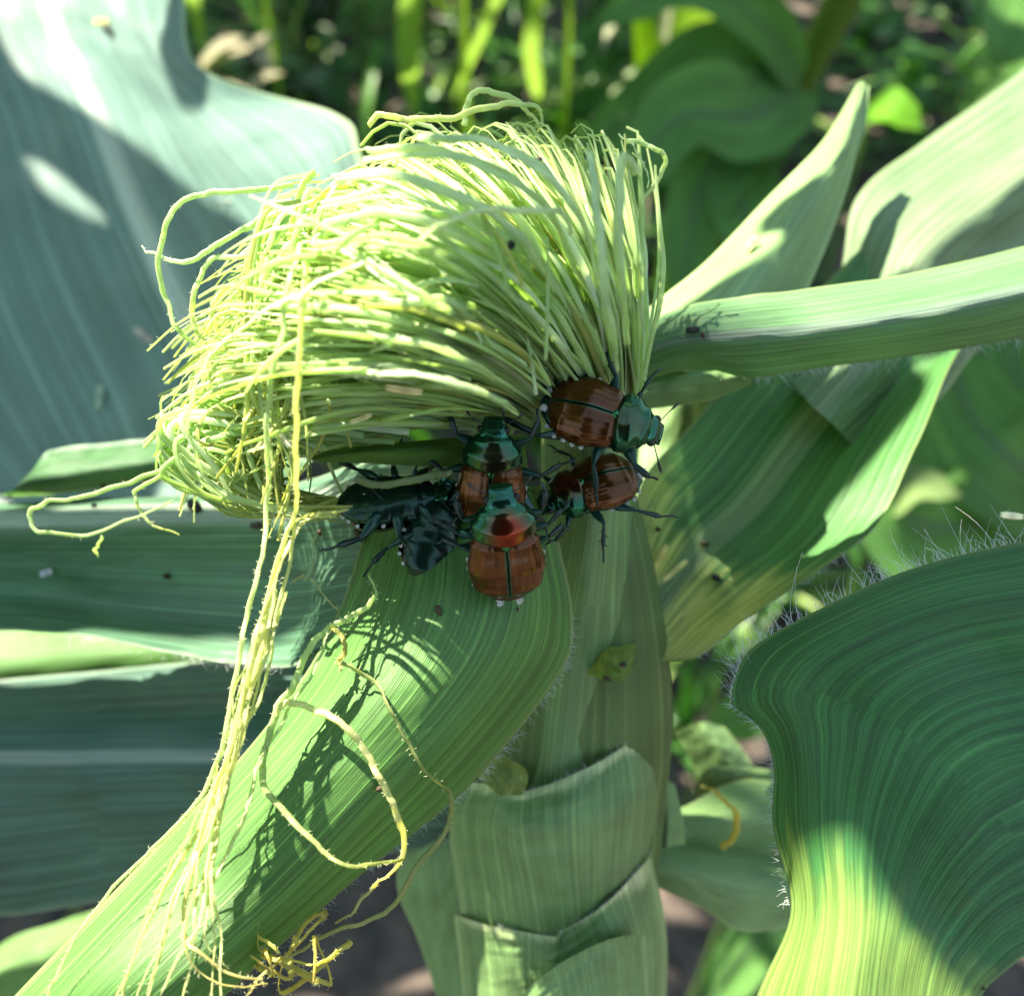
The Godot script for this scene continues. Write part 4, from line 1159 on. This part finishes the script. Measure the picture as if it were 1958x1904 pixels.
# ---------------------------------------------------------------- taller plants around, which shade the ear
func build_canopy() -> void:
	var pl := []
	for q in [[Vector3(-0.52, 0, -0.22), "tall corn plant added close beside the ear to shade its outer blades"], [Vector3(0.60, 0, -0.16), "tall corn plant added for the shade its long blades throw"], [Vector3(-0.62, 0, -0.95), "tall corn plant added one row behind, its blades shaped for their shade"]]:
		var n := thing("corn_plant", q[1], "corn plant", q[0])
		stalk_to(n, q[0] + Vector3(0, -0.03, 0), q[0] + Vector3(0, 2.1, 0), 0.013, C(0.11, 0.2, 0.045))
		pl.append(n)
	# added blades, shaped for the shade wanted; each: plant, centre line of the shade it throws [x, y, d ...], distance towards the sun, half width mm
	for q in [
		[0, [-260, -50, 249, -90, 55, 241, 100, 200, 229, 265, 360, 214, 400, 490, 199, 560, 580, 181], 0.28, 7],
		[0, [-250, 330, 230, 0, 480, 218, 220, 650, 206, 420, 780, 192, 560, 850, 180], 0.31, 13],
		[0, [-250, 170, 238, 0, 330, 226, 180, 445, 215, 360, 580, 204], 0.35, 6],
		[0, [-300, 560, 220, -40, 700, 211, 120, 790, 203, 280, 860, 194], 0.36, 5],
		[0, [-300, 720, 212, -80, 800, 205, 120, 880, 196, 300, 940, 186], 0.33, 10],
		[2, [700, -260, 215, 450, -80, 222, 335, 0, 222, 325, 60, 214, 365, 125, 207], 0.28, 6],
		[0, [-150, 1080, 142, 150, 1120, 138, 420, 1130, 130, 600, 1120, 121], 0.30, 5],
		[0, [-150, 1420, 156, 100, 1480, 152, 300, 1500, 149, 430, 1480, 147], 0.33, 10],
		[1, [2150, 1220, 91, 1850, 1230, 92, 1600, 1240, 95, 1380, 1280, 99], 0.21, 7],
		[1, [2250, 1560, 88, 2000, 1530, 88, 1800, 1480, 90, 1600, 1410, 93, 1460, 1425, 97, 1380, 1440, 99], 0.25, 6],
		[2, [2150, 250, 520, 1960, 500, 480, 1800, 760, 450, 1640, 1050, 430], 0.75, 34],
		[2, [1600, 40, 660, 1420, 170, 640, 1260, 300, 620, 1150, 480, 600], 0.62, 30],
		[2, [1560, 330, 600, 1420, 420, 600, 1320, 560, 590, 1280, 700, 580], 0.66, 24],
		[1, [1990, 640, 148, 1800, 860, 146, 1600, 1000, 142, 1460, 1110, 136], 0.30, 3.5]]:
		var l := []
		for v in vecs(q[1]):
			l.append(PV(v) + sun_dir * float(q[2]))
		var root: Vector3 = pl[q[0]].position
		var stem := Vector3(root.x, l[0].y - 0.05, root.z)
		l.push_front(l[0].lerp(stem, 0.5) + Vector3(0, 0.02, 0))
		l.push_front(stem)
		ribbon(l, q[3] * 0.001, {"mat": "far", "col": C(0.15, 0.35, 0.085), "rib": [0.5, 0.06, C(0.25, 0.36, 0.18)], "nu": 12, "nv": 40, "rows": 18, "wave": 1.5}, "leaf", pl[q[0]], sun_dir, [0.0, 0.6, 0.15, 0.9, 0.4, 1.0, 0.9, 0.95, 1.0, 0.3])
	var k := 0
	for at in [Vector3(-0.75, 0, -0.7), Vector3(-0.68, 0, -1.15), Vector3(-0.8, 0, -1.6), Vector3(-0.7, 0, -2.05), Vector3(-1.5, 0, -0.5), Vector3(-1.45, 0, -1.0), Vector3(-1.5, 0, -1.5), Vector3(-1.4, 0, -2.1), Vector3(-1.5, 0, -2.7), Vector3(-0.1, 0, -2.75), Vector3(0.5, 0, -2.9), Vector3(-0.6, 0, -2.8), Vector3(0.95, 0, -1.5), Vector3(1.15, 0, -2.1), Vector3(0.2, 0, -2.6), Vector3(-0.35, 0, -2.6), Vector3(0.9, 0, -2.65), Vector3(-0.95, 0, -2.5), Vector3(-1.0, 0, -1.3), Vector3(-1.1, 0, -1.8), Vector3(-1.05, 0, -0.9), Vector3(0.3, 0, -3.3), Vector3(-0.3, 0, -3.3), Vector3(-0.9, 0, -3.2), Vector3(0.9, 0, -3.2), Vector3(-0.28, 0, -1.75), Vector3(0.18, 0, -1.9), Vector3(-0.62, 0, 0.3)]:
		neighbour(at + Vector3(R(-0.06, 0.06), 0, R(-0.06, 0.06)), "tall corn plant standing in the rows around the ear", R(1.9, 2.3), 15, R(-0.4, 0.4))
		get_child(get_child_count() - 1).set_meta("group", "corn plants in the rows around")
		k += 1
# the telephone that takes the picture, just behind the lens: the beetles' shields mirror it as a dark patch
func build_phone() -> void:
	var c := cam_pos - cf * 0.010 - cu * 0.040
	var t := thing("telephone", "dark slab telephone held above the beetles, mirrored in their shields", "telephone", c)
	var mb := MB.new()
	var rows := []
	for e in [[0.0, 0.965], [0.0012, 1.0], [0.0068, 1.0], [0.008, 0.965]]:
		var ring := PackedVector3Array()
		for i in 48:
			var a := TAU * i / 48.0
			var q := Vector2(signf(cos(a)) * pow(absf(cos(a)), 0.25), signf(sin(a)) * pow(absf(sin(a)), 0.25))
			ring.append(c + cr * q.x * 0.037 * e[1] + cu * q.y * 0.077 * e[1] - cf * e[0])
		rows.append(ring)
	var dark := C(0.02, 0.02, 0.022)
	for r in rows:
		for p in r:
			mb.v.append(p); mb.c.append(dark); mb.uv.append(Vector2.ZERO)
	for j in 3:
		for i in 48:
			var a := j * 48 + i; var b := j * 48 + (i + 1) % 48
			mb.ix.append_array([a, a + 48, b, b, a + 48, b + 48])
	for e in [0, 3]:
		var m := mb.v.size()
		mb.v.append(c - cf * (0.0 if e == 0 else 0.008)); mb.c.append(dark); mb.uv.append(Vector2.ZERO)
		for i in 48:
			var a: int = e * 48 + i; var b: int = e * 48 + (i + 1) % 48
			mb.ix.append_array([m, a, b] if e == 0 else [m, b, a])
	put("casing", mb, M.dark, t)
	mb = MB.new()
	for k in 2:
		var p := cam_pos - cf * 0.0098 - cu * 0.024 * k
		mb.tube(PackedVector3Array([p, p + cf * 0.0018]), PackedFloat32Array([0.008, 0.0076]), 1.0, 24, filled(2, C(0.03, 0.03, 0.035)))
	put("lens_ring", mb, M.dark, t)
func build_bits() -> void:
	# shed anthers: small husks of pollen, each lying where it fell
	for q in [
		[193, 42, 196, 34, 14, 5, C(0.62, 0.52, 0.16), "yellow anther lying on the bluish blade near a dark speck"],
		[276, 643, 188, 52, 15, -40, C(0.36, 0.31, 0.23), "beige anther lying on the shaded bluish blade"],
		[190, 760, 190, 52, 15, 88, C(0.26, 0.36, 0.22), "pale green anther standing out on the dark end of the bluish blade"],
		[772, 745, 86, 70, 15, -8, C(0.56, 0.46, 0.22), "straw coloured anther caught in the lower silk"],
		[690, 800, 90, 44, 10, 20, C(0.58, 0.52, 0.24), "narrow split anther caught low in the silk"],
		[540, 838, 91, 42, 13, -52, C(0.72, 0.70, 0.40), "cream anther hanging among the yellow silk strands"],
		[430, 385, 150, 46, 10, 3, C(0.30, 0.36, 0.28), "pale anther lying behind the silk loop"],
		[1935, 986, 88, 46, 13, -6, C(0.74, 0.70, 0.38), "cream anther resting on the white hairs of the broad blade"],
		[1440, 465, 132, 34, 17, 55, C(0.62, 0.55, 0.20), "yellow anther lying on the pale sunlit husk blade"],
		[1262, 1068, 130, 60, 13, 62, C(0.72, 0.60, 0.18), "orange yellow anther standing in the throat of the husk blade"],
		[1290, 1092, 129, 66, 12, 40, C(0.74, 0.66, 0.24), "orange yellow anther leaning in the throat of the husk blade"],
		[88, 1095, 137, 26, 14, 20, C(0.36, 0.37, 0.34), "whitish torn scrap stuck on the long blade"]]:
		var u: float = 0.001 * q[2] * 2.0 * tx / IW
		if q[2] > 92:
			q[2] = lies_at(q[0], q[1], q[2] + (30.0 if q[2] > 145 else 0.0)) + 0.4
		var c := P(q[0], q[1], q[2] - 1.0)
		var a := deg_to_rad(q[5])
		var dir := CV(Vector3(cos(a), sin(a), 0.1)).normalized()
		var t := thing("fallen_anther", q[7], "anther", c)
		for side in [-1, 1]:
			var mb := MB.new()
			var pts := PackedVector3Array(); var rr := PackedFloat32Array(); var cc := PackedColorArray()
			var off: Vector3 = dir.cross(cf).normalized() * side * q[4] * u * 0.2
			for k in 11:
				var f := k / 10.0
				pts.append(c + dir * (f - 0.5) * q[3] * u + off + CV(Vector3(0, 0, 0.15 * sin(f * 3.0))) * 0.001)
				rr.append(q[4] * u * 0.33 * pow(sin(PI * clampf(f, 0.04, 0.96)), 0.4)); cc.append(q[6] * (1.0 + 0.2 * sin(f * 9.0)))
			mb.tube(pts, rr, 0.75, 7, cc)
			put("pollen_sac", mb, M.bit, t)
	# dark droppings and crumbs
	var spots := [[1092, 637, 100, 9, "silk above the beetle with white tufts"], [978, 468, 82, 12, "bright top of the silk"], [1030, 305, 90, 9, "crest of the silk"], [1345, 640, 111, 8, "long husk blade by a brown crumb"], [1325, 630, 112, 12, "base of the long husk blade"], [1258, 1012, 132, 9, "pale throat of the husk blade"], [1348, 1040, 135, 8, "shaded hollow of the husk blade"], [1370, 1105, 132, 12, "lower hollow of the husk blade"], [1190, 1270, 114, 8, "pale lobe of the husk"], [1160, 1297, 113, 8, "rim of the pale husk lobe"], [728, 1505, 94, 11, "front blade beside a silk strand"], [838, 1167, 97, 9, "front blade below the beetles"], [990, 1165, 98, 5, "shaded part of the front blade"], [490, 1005, 121, 13, "long blade under the silk"], [372, 968, 125, 16, "long blade in the shade of the silk"], [197, 932, 138, 8, "upper edge of the long blade"], [180, 966, 131, 7, "pale rib of the long blade"], [318, 1102, 132, 9, "middle of the long blade"], [688, 1018, 113, 17, "leaf between silk and front blade"], [1258, 1210, 125, 8, "yellow green throat of the husk blade"], [610, 1020, 119, 8, "long blade beside the hanging silk"], [1880, 1890, 86, 5, "veined face of the broad blade"], [208, 60, 195, 14, "bluish blade next to a yellow anther"]]
	for q in spots:
		var mb := MB.new()
		var u: float = 0.001 * q[2] * 2.0 * tx / IW * q[3]
		if q[0] != 1092 and q[0] != 978 and q[0] != 1030:
			q[2] = lies_at(q[0], q[1], q[2] + (30.0 if q[2] > 180 else 0.0)) + 0.5
		var c := P(q[0], q[1], q[2] - 0.6)
		mb.ball(Vector3.ZERO, Vector3(u * R(0.8, 1.3), u * R(0.5, 0.8), u * 0.6), Basis(Vector3(R(-1, 1), R(-1, 1), R(-1, 1)).normalized(), R(0, 6)), C(0.05, 0.035, 0.012).lerp(C(0.012, 0.012, 0.01), rng.randf()), 9, 7)
		for k in mb.v.size():
			mb.v[k] *= 1.0 + 0.5 * nz.get_noise_3dv(mb.v[k] * 60000.0 + Vector3.ONE * q[0])
			mb.v[k] += c
		var o := put("frass_crumb", mb, M.speck, self)
		tag(o, "tiny dark crumb on the " + q[4], "crumb")
